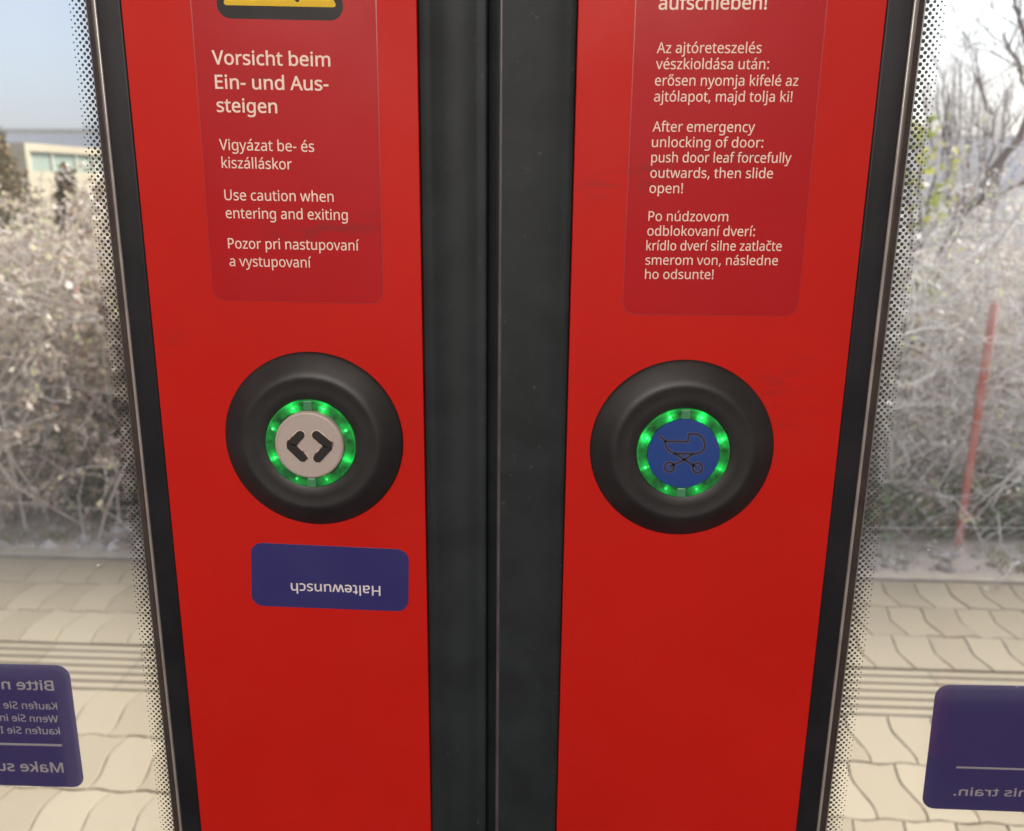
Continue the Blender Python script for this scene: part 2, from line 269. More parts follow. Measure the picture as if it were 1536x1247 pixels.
# ------------------------------------------------------------------ letter shapes (bezier outlines, thousandths of the size)
SPACE_ADV=209
GLYPHS={
'!':(216,"137 298 131 161 115 161 100 161 85 161 78 298 72 435 65 573 94 573 122 573 151 573 144 435|58 24 58 43 58 63 63 77 72 85 82 93 94 97 107 97 121 97 132 93 142 85 152 77 157 63 157 43 157 24 152 10 142 2 132 -7 121 -11 107 -11 94 -11 82 -7 72 2 63 10"),
',':(215,"152 87 154 84 149 65 143 45 136 23 128 1 120 -20 111 -42 102 -64 94 -84 85 -103 68 -103 50 -103 33 -103 38 -83 43 -61 49 -38 54 -15 58 8 63 31 67 54 70 74 73 93 98 93 123 93 148 93 150 90"),
'-':(258,"97 184 32 184 32 204 32 225 32 246 97 246 161 246 226 246 226 225 226 204 226 184 161 184"),
'.':(215,"58 24 58 43 58 63 63 77 72 85 82 93 93 97 107 97 121 97 132 93 142 85 152 77 157 63 157 43 157 24 152 10 142 2 132 -7 121 -11 107 -11 93 -11 82 -7 72 2 63 10"),
':':(215,"58 24 58 43 58 63 63 77 72 85 82 93 93 97 107 97 121 97 132 93 142 85 152 77 157 63 157 43 157 24 152 10 142 2 132 -7 121 -11 107 -11 93 -11 82 -7 72 2 63 10|58 367 58 387 58 407 63 421 72 429 82 437 93 441 107 441 121 441 132 437 142 429 152 421 157 407 157 387 157 367 152 353 142 345 132 336 121 332 107 332 93 332 82 336 72 345 63 353"),
'A':(512,"462 0 437 0 414 59 391 118 368 177 292 177 217 177 141 177 118 118 96 59 73 0 49 0 24 0 0 0 75 192 149 383 224 575 245 575 267 575 289 575 363 383 437 192 512 0 487 0|304 357 282 415 281 419 278 427 274 438 271 449 267 461 263 473 260 485 257 494 255 500 252 490 250 479 247 468 244 457 241 447 238 438 235 429 232 421 230 415 209 357 187 299 165 241 226 241 286 241 346 241 325 299"),
'B':(521,"187 573 241 573 313 573 367 562 404 541 440 520 459 483 459 431 459 408 455 388 446 371 438 354 426 339 409 328 393 316 373 308 350 304 350 303 350 301 350 300 374 296 395 289 415 279 435 269 450 254 461 236 472 217 478 193 478 163 478 128 470 99 454 74 438 50 415 31 385 19 356 6 320 0 279 0 212 0 145 0 78 0 78 191 78 382 78 573 132 573|221 329 256 329 305 329 339 337 357 352 375 368 384 392 384 423 384 454 373 477 351 490 329 504 293 511 245 511 213 511 182 511 150 511 150 450 150 389 150 329 185 329|187 269 150 269 150 199 150 130 150 61 188 61 227 61 265 61 316 61 352 71 371 91 391 110 401 136 401 168 401 189 397 206 388 221 379 236 364 248 344 256 323 265 295 269 260 269 223 269"),
'E':(446,"398 21 398 0 291 0 184 0 78 0 78 191 78 382 78 573 184 573 291 573 398 573 398 551 398 530 398 509 315 509 233 509 150 509 150 450 150 390 150 330 228 330 306 330 383 330 383 310 383 289 383 268 306 268 228 268 150 268 150 200 150 132 150 63 233 63 315 63 398 63 398 42"),
'H':(594,"516 191 516 0 492 0 468 0 443 0 443 89 443 178 443 267 346 267 248 267 150 267 150 178 150 89 150 0 126 0 102 0 78 0 78 191 78 382 78 573 102 573 126 573 150 573 150 492 150 411 150 330 248 330 346 330 443 330 443 411 443 492 443 573 468 573 492 573 516 573 516 382"),
'I':(272,"239 14 239 0 170 0 101 0 32 0 32 14 32 28 32 42 55 47 77 52 99 57 99 210 99 362 99 515 77 520 55 526 32 531 32 545 32 559 32 573 101 573 170 573 239 573 239 559 239 545 239 531 217 526 194 520 172 515 172 362 172 210 172 57 194 52 217 47 239 42 239 28"),
'K':(496,"418 108 496 0 468 0 440 0 411 0 344 91 276 182 209 273 189 256 169 239 150 222 150 148 150 74 150 0 126 0 102 0 78 0 78 191 78 382 78 573 102 573 126 573 150 573 150 478 150 384 150 290 166 308 182 327 199 345 215 363 232 381 249 399 300 457 352 515 403 573 431 573 460 573 488 573 412 489 336 406 261 323 339 215"),
'M':(727,"350 0 330 0 268 167 205 335 142 502 141 502 140 502 139 502 140 491 141 478 142 461 142 445 143 426 144 407 144 387 144 368 144 347 144 231 144 116 144 0 122 0 100 0 78 0 78 191 78 382 78 573 113 573 149 573 184 573 243 416 302 260 361 103 362 103 363 103 364 103 424 260 484 416 544 573 579 573 614 573 650 573 650 382 650 191 650 0 626 0 602 0 578 0 578 117 578 235 578 352 578 371 578 389 579 408 580 426 580 444 581 460 582 476 583 490 584 501 583 501 582 501 581 501 517 334 453 167 390 0 370 0"),
'P':(485,"179 573 229 573 304 573 359 558 393 528 427 499 444 458 444 404 444 381 440 358 433 336 425 315 412 295 395 278 377 261 353 248 324 238 295 228 258 223 216 223 194 223 172 223 150 223 150 149 150 74 150 0 126 0 102 0 78 0 78 191 78 382 78 573 128 573|274 511 223 511 199 511 174 511 150 511 150 435 150 360 150 285 169 285 188 285 208 285 244 285 274 289 298 296 322 304 340 316 352 334 364 351 370 373 370 401 370 438 358 465 334 484 311 502"),
'S':(440,"403 183 403 153 403 119 394 90 378 66 361 42 337 24 307 11 276 -2 240 -8 198 -8 177 -8 156 -7 137 -5 117 -3 99 0 83 4 67 8 53 13 41 19 41 42 41 65 41 88 60 80 84 72 113 65 141 58 171 55 201 55 230 55 253 58 273 66 292 73 306 84 316 98 326 112 330 128 330 147 330 165 326 181 318 194 310 207 297 219 277 230 258 241 230 252 196 265 171 274 150 283 131 294 113 304 97 316 85 330 73 343 63 358 57 375 51 392 48 412 48 435 48 465 56 491 71 513 87 534 108 551 136 563 163 575 195 581 231 581 262 581 291 578 318 572 344 566 368 558 389 549 381 528 374 507 366 487 347 495 325 503 302 508 279 514 254 517 229 517 205 517 185 514 169 507 153 500 141 490 133 478 125 465 121 450 121 434 121 415 125 399 133 386 141 373 154 361 172 351 191 341 215 330 246 318 280 306 308 293 332 279 355 265 372 248 385 228 397 208"),
'U':(586,"513 326 513 202 513 163 505 127 489 95 473 63 449 38 416 20 383 1 341 -8 290 -8 219 -8 165 11 128 50 91 89 72 140 72 204 72 327 72 450 72 573 96 573 120 573 144 573 144 449 144 325 144 201 144 155 157 119 182 93 206 67 244 55 294 55 329 55 357 61 379 73 401 86 416 103 427 126 437 148 442 173 442 202 442 326 442 449 442 573 466 573 489 573 513 573 513 449"),
'V':(481,"456 573 481 573 413 382 345 191 277 0 253 0 229 0 204 0 136 191 68 382 0 573 25 573 50 573 75 573 118 450 161 328 204 205 210 190 215 175 220 160 224 146 228 132 231 119 235 106 238 93 241 80 243 93 246 106 250 119 253 133 257 147 262 161 266 176 271 191 277 207 319 329 362 451 405 573 430 573"),
'W':(746,"710 573 735 573 685 382 634 191 583 0 559 0 534 0 510 0 473 125 436 250 399 375 395 387 392 398 389 410 386 422 383 433 380 443 377 454 375 463 373 471 371 479 370 485 370 488 369 485 368 479 367 471 366 463 364 454 361 443 358 433 355 421 352 409 350 397 346 385 342 373 306 249 270 124 234 0 210 0 186 0 161 0 111 191 60 382 10 573 35 573 60 573 85 573 115 456 144 339 174 223 177 211 180 198 183 186 186 174 188 163 190 151 193 140 195 129 196 118 198 107 200 97 201 87 203 97 205 108 206 119 208 131 211 142 213 154 216 166 219 179 222 191 225 203 229 215 232 227 265 342 299 457 333 573 358 573 383 573 407 573 442 457 477 341 512 225 516 212 520 200 523 187 526 175 529 163 532 151 534 139 537 128 538 117 540 106 542 96 544 87 545 100 547 114 550 129 553 143 556 159 560 175 563 191 567 207 572 224 601 340 631 456 660 573 685 573"),
'a':(450,"203 437 231 437 283 437 322 426 347 403 372 380 385 343 385 293 385 195 385 98 385 0 368 0 351 0 334 0 329 20 325 41 320 61 319 61 318 61 317 61 304 45 292 32 279 22 266 12 251 4 234 -1 217 -6 196 -8 172 -8 147 -8 124 -3 103 6 82 15 66 29 55 48 43 67 37 91 37 119 37 162 54 195 87 219 121 242 173 254 243 257 267 257 292 258 316 259 316 268 316 276 316 285 316 321 308 345 293 359 277 373 255 380 227 380 204 380 183 377 163 370 142 363 123 356 106 347 99 365 91 383 84 400 103 410 125 419 151 426 176 433|273 209 252 208 198 206 161 197 141 182 120 167 110 146 110 119 110 95 117 77 132 66 147 55 165 49 188 49 225 49 255 59 279 79 303 99 315 130 315 172 315 184 315 197 315 210 294 209"),
'b':(493,"139 511 139 461 139 443 138 426 138 410 137 394 136 382 135 373 136 373 137 373 139 373 151 391 168 406 189 419 211 431 238 437 272 437 325 437 368 418 401 381 433 344 449 289 449 215 449 166 442 125 427 91 412 58 392 33 365 17 338 0 307 -8 272 -8 238 -8 211 -2 189 10 168 23 151 37 139 55 137 55 135 55 133 55 128 36 123 18 119 0 102 0 85 0 68 0 68 203 68 406 68 609 92 609 115 609 139 609 139 560|299 379 260 379 229 379 205 373 188 361 170 350 157 332 150 308 142 285 139 254 139 217 139 216 139 215 139 214 139 161 147 121 165 93 182 65 214 51 261 51 300 51 329 65 348 93 367 121 376 162 376 216 376 270 367 310 348 338 329 365"),
'c':(385,"265 -8 241 -8 203 -8 169 0 139 15 109 31 86 55 69 87 53 120 44 162 44 213 44 265 53 308 71 342 88 375 112 399 142 415 173 430 207 438 245 438 267 438 288 436 309 431 329 426 346 421 358 415 351 395 344 376 337 356 324 361 309 365 292 370 275 374 259 376 244 376 215 376 191 370 172 358 154 345 140 327 131 303 122 279 117 249 117 213 117 179 122 150 131 126 140 102 153 84 172 71 190 59 213 53 240 53 263 53 284 55 302 60 320 65 336 71 351 78 351 57 351 36 351 15 337 8 321 2 304 -2 286 -6"),
'd':(493,"243 -8 221 -8 167 -8 124 11 92 48 60 85 44 140 44 214 44 288 60 344 93 381 125 419 168 438 221 438 244 438 263 435 280 429 296 424 311 416 323 407 335 397 346 386 354 374 356 374 358 374 359 374 359 381 358 392 356 405 355 419 354 430 354 438 354 495 354 552 354 609 378 609 401 609 425 609 425 406 425 203 425 0 406 0 387 0 368 0 365 19 361 38 358 58 357 58 356 58 354 58 346 45 335 34 323 24 311 15 296 7 279 1 263 -5|193 51 232 51 277 51 309 63 328 88 346 113 355 150 355 200 355 205 355 209 355 213 355 267 346 308 329 336 311 365 279 379 231 379 193 379 165 364 146 334 127 304 117 263 117 213 117 161 127 121 146 93 165 65"),
'e':(452,"196 438 234 438 271 438 303 430 329 414 356 398 376 375 390 346 404 317 411 283 411 244 411 230 411 215 411 201 313 201 215 201 117 201 118 153 131 116 154 90 178 65 211 52 254 52 281 52 306 55 327 60 348 65 370 72 392 82 392 61 392 41 392 20 370 10 349 3 327 -1 306 -6 280 -8 251 -8 210 -8 174 0 143 17 112 33 88 58 70 91 53 124 44 164 44 212 44 259 52 299 68 333 84 366 106 392 134 411 163 429|257 380 233 380 200 380 173 369 154 348 134 326 122 296 119 257 192 257 265 257 338 257 338 282 334 303 326 322 319 340 308 354 292 364 277 375"),
'f':(276,"266 393 266 375 230 375 194 375 158 375 158 250 158 125 158 0 134 0 111 0 87 0 87 125 87 250 87 375 62 375 37 375 12 375 12 386 12 397 12 408 37 416 62 424 87 432 87 441 87 449 87 457 87 494 93 524 104 547 115 570 131 587 152 597 172 608 198 613 227 613 244 613 260 612 274 609 288 606 300 603 310 599 304 581 298 562 292 544 283 546 273 549 262 552 251 554 240 556 228 556 204 556 187 548 175 532 164 516 158 492 158 458 158 449 158 439 158 430 194 430 230 430 266 430 266 412"),
'g':(493,"165 438 221 438 249 438 274 433 297 422 320 411 339 395 355 373 357 373 358 373 359 373 362 392 366 411 369 430 388 430 406 430 425 430 425 284 425 138 425 -7 425 -48 418 -82 404 -109 390 -137 369 -158 341 -172 312 -186 276 -192 233 -192 202 -192 173 -190 147 -186 121 -181 98 -174 78 -165 78 -144 78 -122 78 -100 98 -111 122 -119 149 -125 176 -131 206 -134 237 -134 273 -134 302 -123 324 -101 345 -80 355 -50 355 -13 355 -7 355 -2 355 4 355 10 356 20 356 32 357 44 357 52 358 57 357 57 356 57 354 57 339 35 321 19 299 8 277 -3 251 -8 221 -8 166 -8 122 11 91 51 60 90 44 144 44 214 44 283 60 337 91 377 122 418|259 379 230 379 206 379 186 372 169 359 152 346 139 328 130 303 121 279 117 249 117 213 117 160 127 120 146 92 166 64 194 50 232 50 254 50 272 53 288 58 303 64 316 73 326 85 337 97 344 112 349 131 354 149 356 172 356 197 356 203 356 209 356 214 356 253 352 285 343 309 334 333 320 350 302 362 283 373"),
'h':(496,"139 490 139 431 139 420 138 410 138 399 137 389 136 379 135 370 136 370 138 370 140 370 149 385 160 398 174 407 188 417 203 424 221 429 238 435 255 437 273 437 308 437 337 432 360 421 384 410 401 393 413 370 425 347 431 317 431 280 431 187 431 93 431 0 407 0 384 0 361 0 361 92 361 183 361 275 361 310 353 336 338 353 322 370 298 379 265 379 233 379 207 372 189 360 171 348 158 331 150 308 143 284 139 256 139 222 139 148 139 74 139 0 115 0 92 0 68 0 68 203 68 406 68 609 92 609 115 609 139 609 139 550"),
'i':(207,"115 430 139 430 139 287 139 143 139 0 115 0 92 0 68 0 68 143 68 287 68 430 92 430|92 591 104 591 115 591 124 587 133 580 141 573 145 562 145 546 145 531 141 520 133 512 124 505 115 501 104 501 92 501 83 505 75 512 67 520 63 531 63 546 63 562 67 573 75 580 83 587"),
'j':(207,"46 -192 18 -192 4 -192 -7 -192 -18 -190 -28 -188 -37 -186 -44 -183 -44 -164 -44 -145 -44 -126 -36 -128 -28 -130 -19 -132 -11 -133 -1 -134 9 -134 26 -134 40 -129 51 -120 63 -111 68 -93 68 -67 68 99 68 264 68 430 92 430 115 430 139 430 139 265 139 101 139 -64 139 -91 134 -114 126 -133 117 -152 104 -167 87 -177 69 -187|63 531 63 546 63 562 67 573 75 580 83 587 92 591 104 591 115 591 124 587 133 580 141 573 145 562 145 546 145 531 141 520 133 512 124 505 115 501 104 501 92 501 83 505 75 512 67 520"),
'k':(428,"138 397 138 291 138 283 138 271 137 257 136 244 135 231 135 221 136 221 137 221 138 221 141 226 146 232 152 240 159 248 165 256 172 264 179 273 184 279 189 285 235 333 281 381 326 430 354 430 381 430 409 430 351 369 293 307 235 246 297 164 359 82 421 0 393 0 364 0 336 0 286 67 237 134 187 200 171 186 154 172 138 158 138 105 138 53 138 0 115 0 91 0 68 0 68 203 68 406 68 609 91 609 115 609 138 609 138 503"),
'l':(207,"139 203 139 0 115 0 92 0 68 0 68 203 68 406 68 609 92 609 115 609 139 609 139 406"),
'm':(750,"512 438 540 438 588 438 625 425 649 401 673 376 685 335 685 280 685 187 685 93 685 0 662 0 638 0 615 0 615 92 615 184 615 277 615 310 608 336 594 353 580 370 558 379 528 379 486 379 456 366 438 342 420 318 411 283 411 237 411 158 411 79 411 0 388 0 365 0 342 0 342 92 342 184 342 277 342 299 338 318 332 333 326 348 316 360 303 367 290 375 274 379 253 379 225 379 202 372 185 360 169 348 157 331 150 308 142 285 139 257 139 223 139 149 139 74 139 0 115 0 92 0 68 0 68 143 68 287 68 430 87 430 106 430 125 430 129 410 132 391 136 371 137 371 138 371 140 371 149 386 160 399 173 409 186 418 200 426 217 431 233 435 249 438 266 438 299 438 327 432 349 420 371 408 388 390 398 366 399 366 400 366 402 366 416 390 436 408 461 420 486 432"),
'n':(496,"257 438 275 438 326 438 365 425 391 401 418 376 431 335 431 280 431 187 431 93 431 0 407 0 384 0 361 0 361 92 361 183 361 275 361 310 353 336 338 353 322 370 298 379 265 379 217 379 184 365 166 338 148 312 139 273 139 223 139 149 139 74 139 0 115 0 92 0 68 0 68 143 68 287 68 430 87 430 106 430 125 430 129 410 132 391 136 371 137 371 138 371 140 371 149 386 161 399 175 409 189 418 205 426 222 431 239 435"),
'o':(485,"442 263 442 216 442 180 437 148 428 121 418 93 405 70 388 51 370 31 349 17 324 7 300 -3 272 -8 241 -8 213 -8 187 -3 163 7 139 17 118 31 100 51 83 70 69 93 59 121 49 148 44 180 44 216 44 263 52 304 68 336 84 369 107 394 137 412 167 429 203 438 244 438 283 438 317 429 347 412 377 394 400 369 417 336 433 304|117 267 117 216 117 182 121 153 130 128 139 103 153 84 172 71 190 57 214 51 243 51 272 51 296 57 314 71 333 84 347 103 356 128 364 153 369 182 369 216 369 250 364 279 355 303 346 327 332 346 314 359 296 372 272 379 242 379 198 379 167 364 147 335 127 306"),
'p':(493,"250 438 273 438 326 438 368 419 401 383 433 346 449 290 449 216 449 167 442 126 427 93 412 59 392 34 365 17 339 0 308 -8 272 -8 250 -8 230 -5 213 1 196 7 182 14 170 24 158 33 147 43 139 55 137 55 136 55 134 55 135 45 136 34 137 20 138 6 139 -6 139 -16 139 -75 139 -134 139 -192 115 -192 92 -192 68 -192 68 15 68 222 68 430 87 430 107 430 126 430 129 410 132 391 136 371 137 371 138 371 139 371 147 384 158 395 170 405 182 415 196 423 213 429 230 435|299 379 260 379 231 379 208 373 190 362 172 351 160 335 152 313 144 291 139 263 139 229 139 225 139 220 139 216 139 180 142 150 150 126 157 101 170 83 188 70 206 57 230 51 261 51 288 51 309 58 326 72 343 87 355 106 364 131 372 156 376 184 376 217 376 266 367 305 348 334 329 364"),
'r':(331,"249 438 269 438 277 438 285 437 295 437 304 436 312 435 319 433 316 411 313 390 310 368 303 370 296 371 287 372 279 373 271 374 264 374 247 374 231 370 217 363 202 356 188 347 176 334 165 321 155 306 149 289 142 271 139 251 139 229 139 153 139 76 139 0 115 0 92 0 68 0 68 143 68 287 68 430 87 430 107 430 126 430 129 404 131 377 134 351 135 351 136 351 137 351 146 367 157 382 170 395 183 408 198 418 214 426 231 434"),
's':(384,"348 142 348 119 348 91 341 68 327 49 313 30 294 16 268 6 242 -3 212 -8 176 -8 146 -8 121 -6 99 -1 77 4 58 11 42 19 42 41 42 62 42 83 59 75 80 67 104 60 128 53 153 49 178 49 214 49 240 55 256 66 272 78 280 93 280 112 280 123 277 133 271 141 265 150 255 158 239 167 224 175 202 185 174 196 146 206 122 217 103 228 83 238 68 251 57 266 46 281 41 300 41 324 41 360 56 388 85 408 115 428 154 438 202 438 228 438 253 435 275 430 298 425 319 418 339 409 331 390 323 372 315 353 297 360 278 367 258 372 238 377 218 380 197 380 168 380 146 375 131 366 116 357 108 344 108 328 108 316 112 306 119 298 126 290 137 282 154 274 170 266 191 256 219 246 246 236 269 226 289 215 308 204 323 191 333 176 343 161"),
't':(289,"192 50 212 50 222 50 233 51 245 53 256 54 265 56 272 59 272 41 272 23 272 5 264 1 254 -2 240 -4 226 -7 213 -8 200 -8 177 -8 157 -4 138 4 119 11 103 25 91 44 80 63 74 90 74 125 74 209 74 292 74 375 53 375 33 375 13 375 13 387 13 398 13 409 33 418 54 428 75 437 84 468 93 498 103 528 117 528 130 528 144 528 144 496 144 463 144 430 186 430 227 430 269 430 269 412 269 393 269 375 227 375 186 375 144 375 144 292 144 210 144 127 144 101 151 81 163 69 176 56"),
'u':(496,"404 430 427 430 427 287 427 143 427 0 408 0 389 0 370 0 366 19 363 38 359 57 358 57 357 57 356 57 347 42 335 30 321 20 306 10 291 3 273 -1 256 -6 238 -8 220 -8 186 -8 157 -3 134 8 110 19 93 36 81 59 69 82 63 112 63 148 63 242 63 336 63 430 87 430 111 430 135 430 135 338 135 245 135 153 135 119 142 93 158 76 173 59 198 51 230 51 262 51 287 57 306 69 324 81 337 98 345 121 353 145 357 173 357 206 357 281 357 355 357 430 380 430"),
'v':(407,"190 0 163 0 109 143 54 287 0 430 25 430 50 430 75 430 106 345 136 261 167 176 171 165 176 152 180 137 185 123 190 109 193 96 197 83 200 72 201 63 202 63 203 63 204 63 207 72 210 83 214 96 218 110 222 123 227 138 232 152 237 165 241 176 271 261 302 345 332 430 357 430 382 430 407 430 353 287 298 143 244 0 217 0"),
'w':(630,"370 162 346 243 342 254 339 265 336 276 333 287 330 298 328 308 325 317 323 327 321 335 319 344 317 351 316 357 315 357 314 357 313 357 312 351 310 344 308 335 306 327 304 317 302 307 300 297 297 286 294 275 291 265 288 253 284 242 258 162 233 81 207 1 180 1 153 1 127 1 87 144 48 287 9 431 33 431 57 431 82 431 102 354 121 278 141 201 145 186 149 170 153 154 157 139 160 124 163 109 166 95 168 83 169 73 170 73 171 73 172 73 174 79 176 87 178 97 180 107 182 117 185 128 187 138 190 149 193 160 196 170 199 180 201 188 227 269 252 350 277 431 303 431 329 431 354 431 379 350 404 269 428 188 432 176 436 163 440 149 444 135 447 122 451 109 454 96 456 84 457 74 458 74 459 74 460 74 461 83 463 94 466 108 469 121 473 136 477 153 481 169 485 185 489 201 509 278 529 354 549 431 573 431 597 431 621 431 582 287 542 144 502 1 474 1 447 1 419 1 395 82"),
'x':(424,"118 146 170 220 121 290 71 360 22 430 48 430 75 430 102 430 139 376 176 322 213 268 249 322 286 376 322 430 349 430 375 430 402 430 352 360 303 290 253 220 306 146 358 73 410 0 383 0 356 0 330 0 291 57 252 114 213 172 173 114 133 57 94 0 67 0 41 0 14 0 66 73"),
'y':(409,"59 286 1 430 26 430 51 430 76 430 107 348 138 267 169 185 175 171 179 157 184 144 189 130 193 117 196 105 200 92 203 80 205 68 206 68 207 68 209 68 212 82 217 99 224 121 231 142 238 164 245 186 275 267 304 349 333 430 358 430 384 430 409 430 347 267 285 104 224 -59 214 -86 202 -109 188 -130 174 -150 158 -165 138 -176 119 -187 95 -192 67 -192 55 -192 43 -192 34 -190 24 -189 16 -188 9 -186 9 -167 9 -149 9 -130 15 -131 22 -132 30 -133 38 -134 47 -135 56 -135 73 -135 87 -132 99 -126 111 -119 121 -111 130 -99 138 -88 146 -74 152 -59 159 -40 167 -21 174 -2 116 142"),
'z':(377,"346 18 346 0 241 0 136 0 31 0 31 16 31 31 31 47 108 156 185 266 262 375 190 375 117 375 45 375 45 393 45 412 45 430 143 430 242 430 340 430 340 412 340 395 340 377 264 269 188 162 112 55 190 55 268 55 346 55 346 36"),
'á':(450,"203 437 231 437 283 437 322 426 347 403 372 380 385 343 385 293 385 195 385 98 385 0 368 0 351 0 334 0 329 20 325 41 320 61 319 61 318 61 317 61 304 45 292 32 279 22 266 12 251 4 234 -1 217 -6 196 -8 172 -8 147 -8 124 -3 103 6 82 15 66 29 55 48 43 67 37 91 37 119 37 162 54 195 87 219 121 242 173 254 243 257 267 257 292 258 316 259 316 268 316 276 316 285 316 321 308 345 293 359 277 373 255 380 227 380 204 380 183 377 163 370 142 363 123 356 106 347 99 365 91 383 84 400 103 410 125 419 151 426 176 433|273 209 252 208 198 206 161 197 141 182 120 167 110 146 110 119 110 95 117 77 132 66 147 55 165 49 188 49 225 49 255 59 279 79 303 99 315 130 315 172 315 184 315 197 315 210 294 209|344 609 344 606 339 599 332 590 323 579 314 568 304 557 293 546 282 534 271 523 260 513 249 502 239 493 229 486 214 486 198 486 183 486 183 489 183 492 183 496 191 506 200 518 209 532 218 546 227 560 237 575 246 589 253 603 259 614 287 614 316 614 344 614 344 612"),
'é':(452,"196 438 234 438 271 438 303 430 329 414 356 398 376 375 390 346 404 317 411 283 411 244 411 230 411 215 411 201 313 201 215 201 117 201 118 153 131 116 154 90 178 65 211 52 254 52 281 52 306 55 327 60 348 65 370 72 392 82 392 61 392 41 392 20 370 10 349 3 327 -1 306 -6 280 -8 251 -8 210 -8 174 0 143 17 112 33 88 58 70 91 53 124 44 164 44 212 44 259 52 299 68 333 84 366 106 392 134 411 163 429|257 380 233 380 200 380 173 369 154 348 134 326 122 296 119 257 192 257 265 257 338 257 338 282 334 303 326 322 319 340 308 354 292 364 277 375|347 609 347 606 342 599 335 590 326 579 317 568 307 557 296 546 285 534 274 523 263 513 252 502 242 493 233 486 217 486 202 486 186 486 186 489 186 492 186 496 194 506 203 518 212 532 221 546 231 560 240 575 249 589 256 603 262 614 291 614 319 614 347 614 347 612"),
'í':(207,"139 143 139 0 115 0 92 0 68 0 68 143 68 287 68 430 92 430 115 430 139 430 139 287|222 609 222 606 217 599 210 590 201 579 192 568 182 557 171 546 160 534 149 523 138 513 127 502 117 493 107 486 92 486 76 486 61 486 61 489 61 492 61 496 69 506 78 518 87 532 96 546 106 560 115 575 124 589 131 603 137 614 165 614 194 614 222 614 222 612"),
'ó':(485,"442 263 442 216 442 180 437 148 428 121 418 93 405 70 388 51 370 31 349 17 324 7 300 -3 272 -8 241 -8 213 -8 187 -3 163 7 139 17 118 31 100 51 83 70 69 93 59 121 49 148 44 180 44 216 44 263 52 304 68 336 84 369 107 394 137 412 167 429 203 438 244 438 283 438 317 429 347 412 377 394 400 369 417 336 433 304|117 267 117 216 117 182 121 153 130 128 139 103 153 84 172 71 190 57 214 51 243 51 272 51 296 57 314 71 333 84 347 103 356 128 364 153 369 182 369 216 369 250 364 279 355 303 346 327 332 346 314 359 296 372 272 379 242 379 198 379 167 364 147 335 127 306|362 609 362 606 357 599 350 590 341 579 332 568 322 557 311 546 300 534 289 523 278 513 267 502 257 493 247 486 231 486 216 486 200 486 200 489 200 492 200 496 209 506 217 518 227 532 236 546 245 560 254 575 263 589 271 603 277 614 305 614 333 614 362 614 362 612"),
'ú':(496,"404 430 427 430 427 287 427 143 427 0 408 0 389 0 370 0 366 19 363 38 359 57 358 57 357 57 356 57 347 42 335 30 321 20 306 10 291 3 273 -1 256 -6 238 -8 220 -8 186 -8 157 -3 134 8 110 19 93 36 81 59 69 82 63 112 63 148 63 242 63 336 63 430 87 430 111 430 135 430 135 338 135 245 135 153 135 119 142 93 158 76 173 59 198 51 230 51 262 51 287 57 306 69 324 81 337 98 345 121 353 145 357 173 357 206 357 281 357 355 357 430 380 430|366 609 366 606 362 599 355 590 346 579 337 568 327 557 316 546 305 534 294 523 283 513 272 502 261 493 252 486 236 486 221 486 205 486 205 489 205 492 205 496 213 506 222 518 231 532 241 546 250 560 259 575 268 589 276 603 281 614 310 614 338 614 366 614 366 612"),
'č':(385,"265 -8 241 -8 203 -8 169 0 139 15 109 31 86 55 69 87 53 120 44 162 44 213 44 265 53 308 71 342 88 375 112 399 142 415 173 430 207 438 245 438 267 438 288 436 309 431 329 426 346 421 358 415 351 395 344 376 337 356 324 361 309 365 292 370 275 374 259 376 244 376 215 376 191 370 172 358 154 345 140 327 131 303 122 279 117 249 117 213 117 179 122 150 131 126 140 102 153 84 172 71 190 59 213 53 240 53 263 53 284 55 302 60 320 65 336 71 351 78 351 57 351 36 351 15 337 8 321 2 304 -2 286 -6|215 486 191 486 184 498 175 511 163 526 151 540 139 554 126 568 113 582 102 594 92 604 92 607 92 611 92 614 108 614 124 614 140 614 154 605 169 594 184 581 199 569 213 555 226 540 241 555 255 569 270 581 285 594 300 605 314 614 330 614 347 614 363 614 363 611 363 607 363 604 353 594 341 582 328 568 315 554 303 540 291 526 279 511 269 498 263 486 239 486"),
'ő':(485,"442 263 442 216 442 180 437 148 428 121 418 93 405 70 388 51 370 31 349 17 324 7 300 -3 272 -8 241 -8 213 -8 187 -3 163 7 139 17 118 31 100 51 83 70 69 93 59 121 49 148 44 180 44 216 44 263 52 304 68 336 84 369 107 394 137 412 167 429 203 438 244 438 283 438 317 429 347 412 377 394 400 369 417 336 433 304|117 267 117 216 117 182 121 153 130 128 139 103 153 84 172 71 190 57 214 51 243 51 272 51 296 57 314 71 333 84 347 103 356 128 364 153 369 182 369 216 369 250 364 279 355 303 346 327 332 346 314 359 296 372 272 379 242 379 198 379 167 364 147 335 127 306|387 609 387 606 382 599 376 590 368 580 360 569 351 558 340 546 330 534 320 523 309 513 299 502 289 493 280 486 267 486 253 486 240 486 240 489 240 492 240 496 247 506 255 518 264 532 272 546 281 560 289 575 297 589 304 603 310 614 335 614 361 614 387 614 387 612|245 609 245 606 241 599 235 590 227 580 219 569 210 558 199 546 189 534 178 523 168 513 158 502 148 493 139 486 125 486 112 486 99 486 99 489 99 492 99 496 106 506 114 518 123 532 131 546 140 560 148 575 156 589 163 603 168 614 194 614 220 614 245 614 245 612"),
}

# ------------------------------------------------------------------ helpers
def tag(o, label=None, cat=None, group=None, kind=None):
    if label: o['label'] = label
    if cat: o['category'] = cat
    if group: o['group'] = group
    if kind: o['kind'] = kind
    return o

def empty(name, loc=(0, 0, 0)):
    o = bpy.data.objects.new(name, None); COL.objects.link(o); o.location = loc; o.empty_display_size = 0.1
    return o

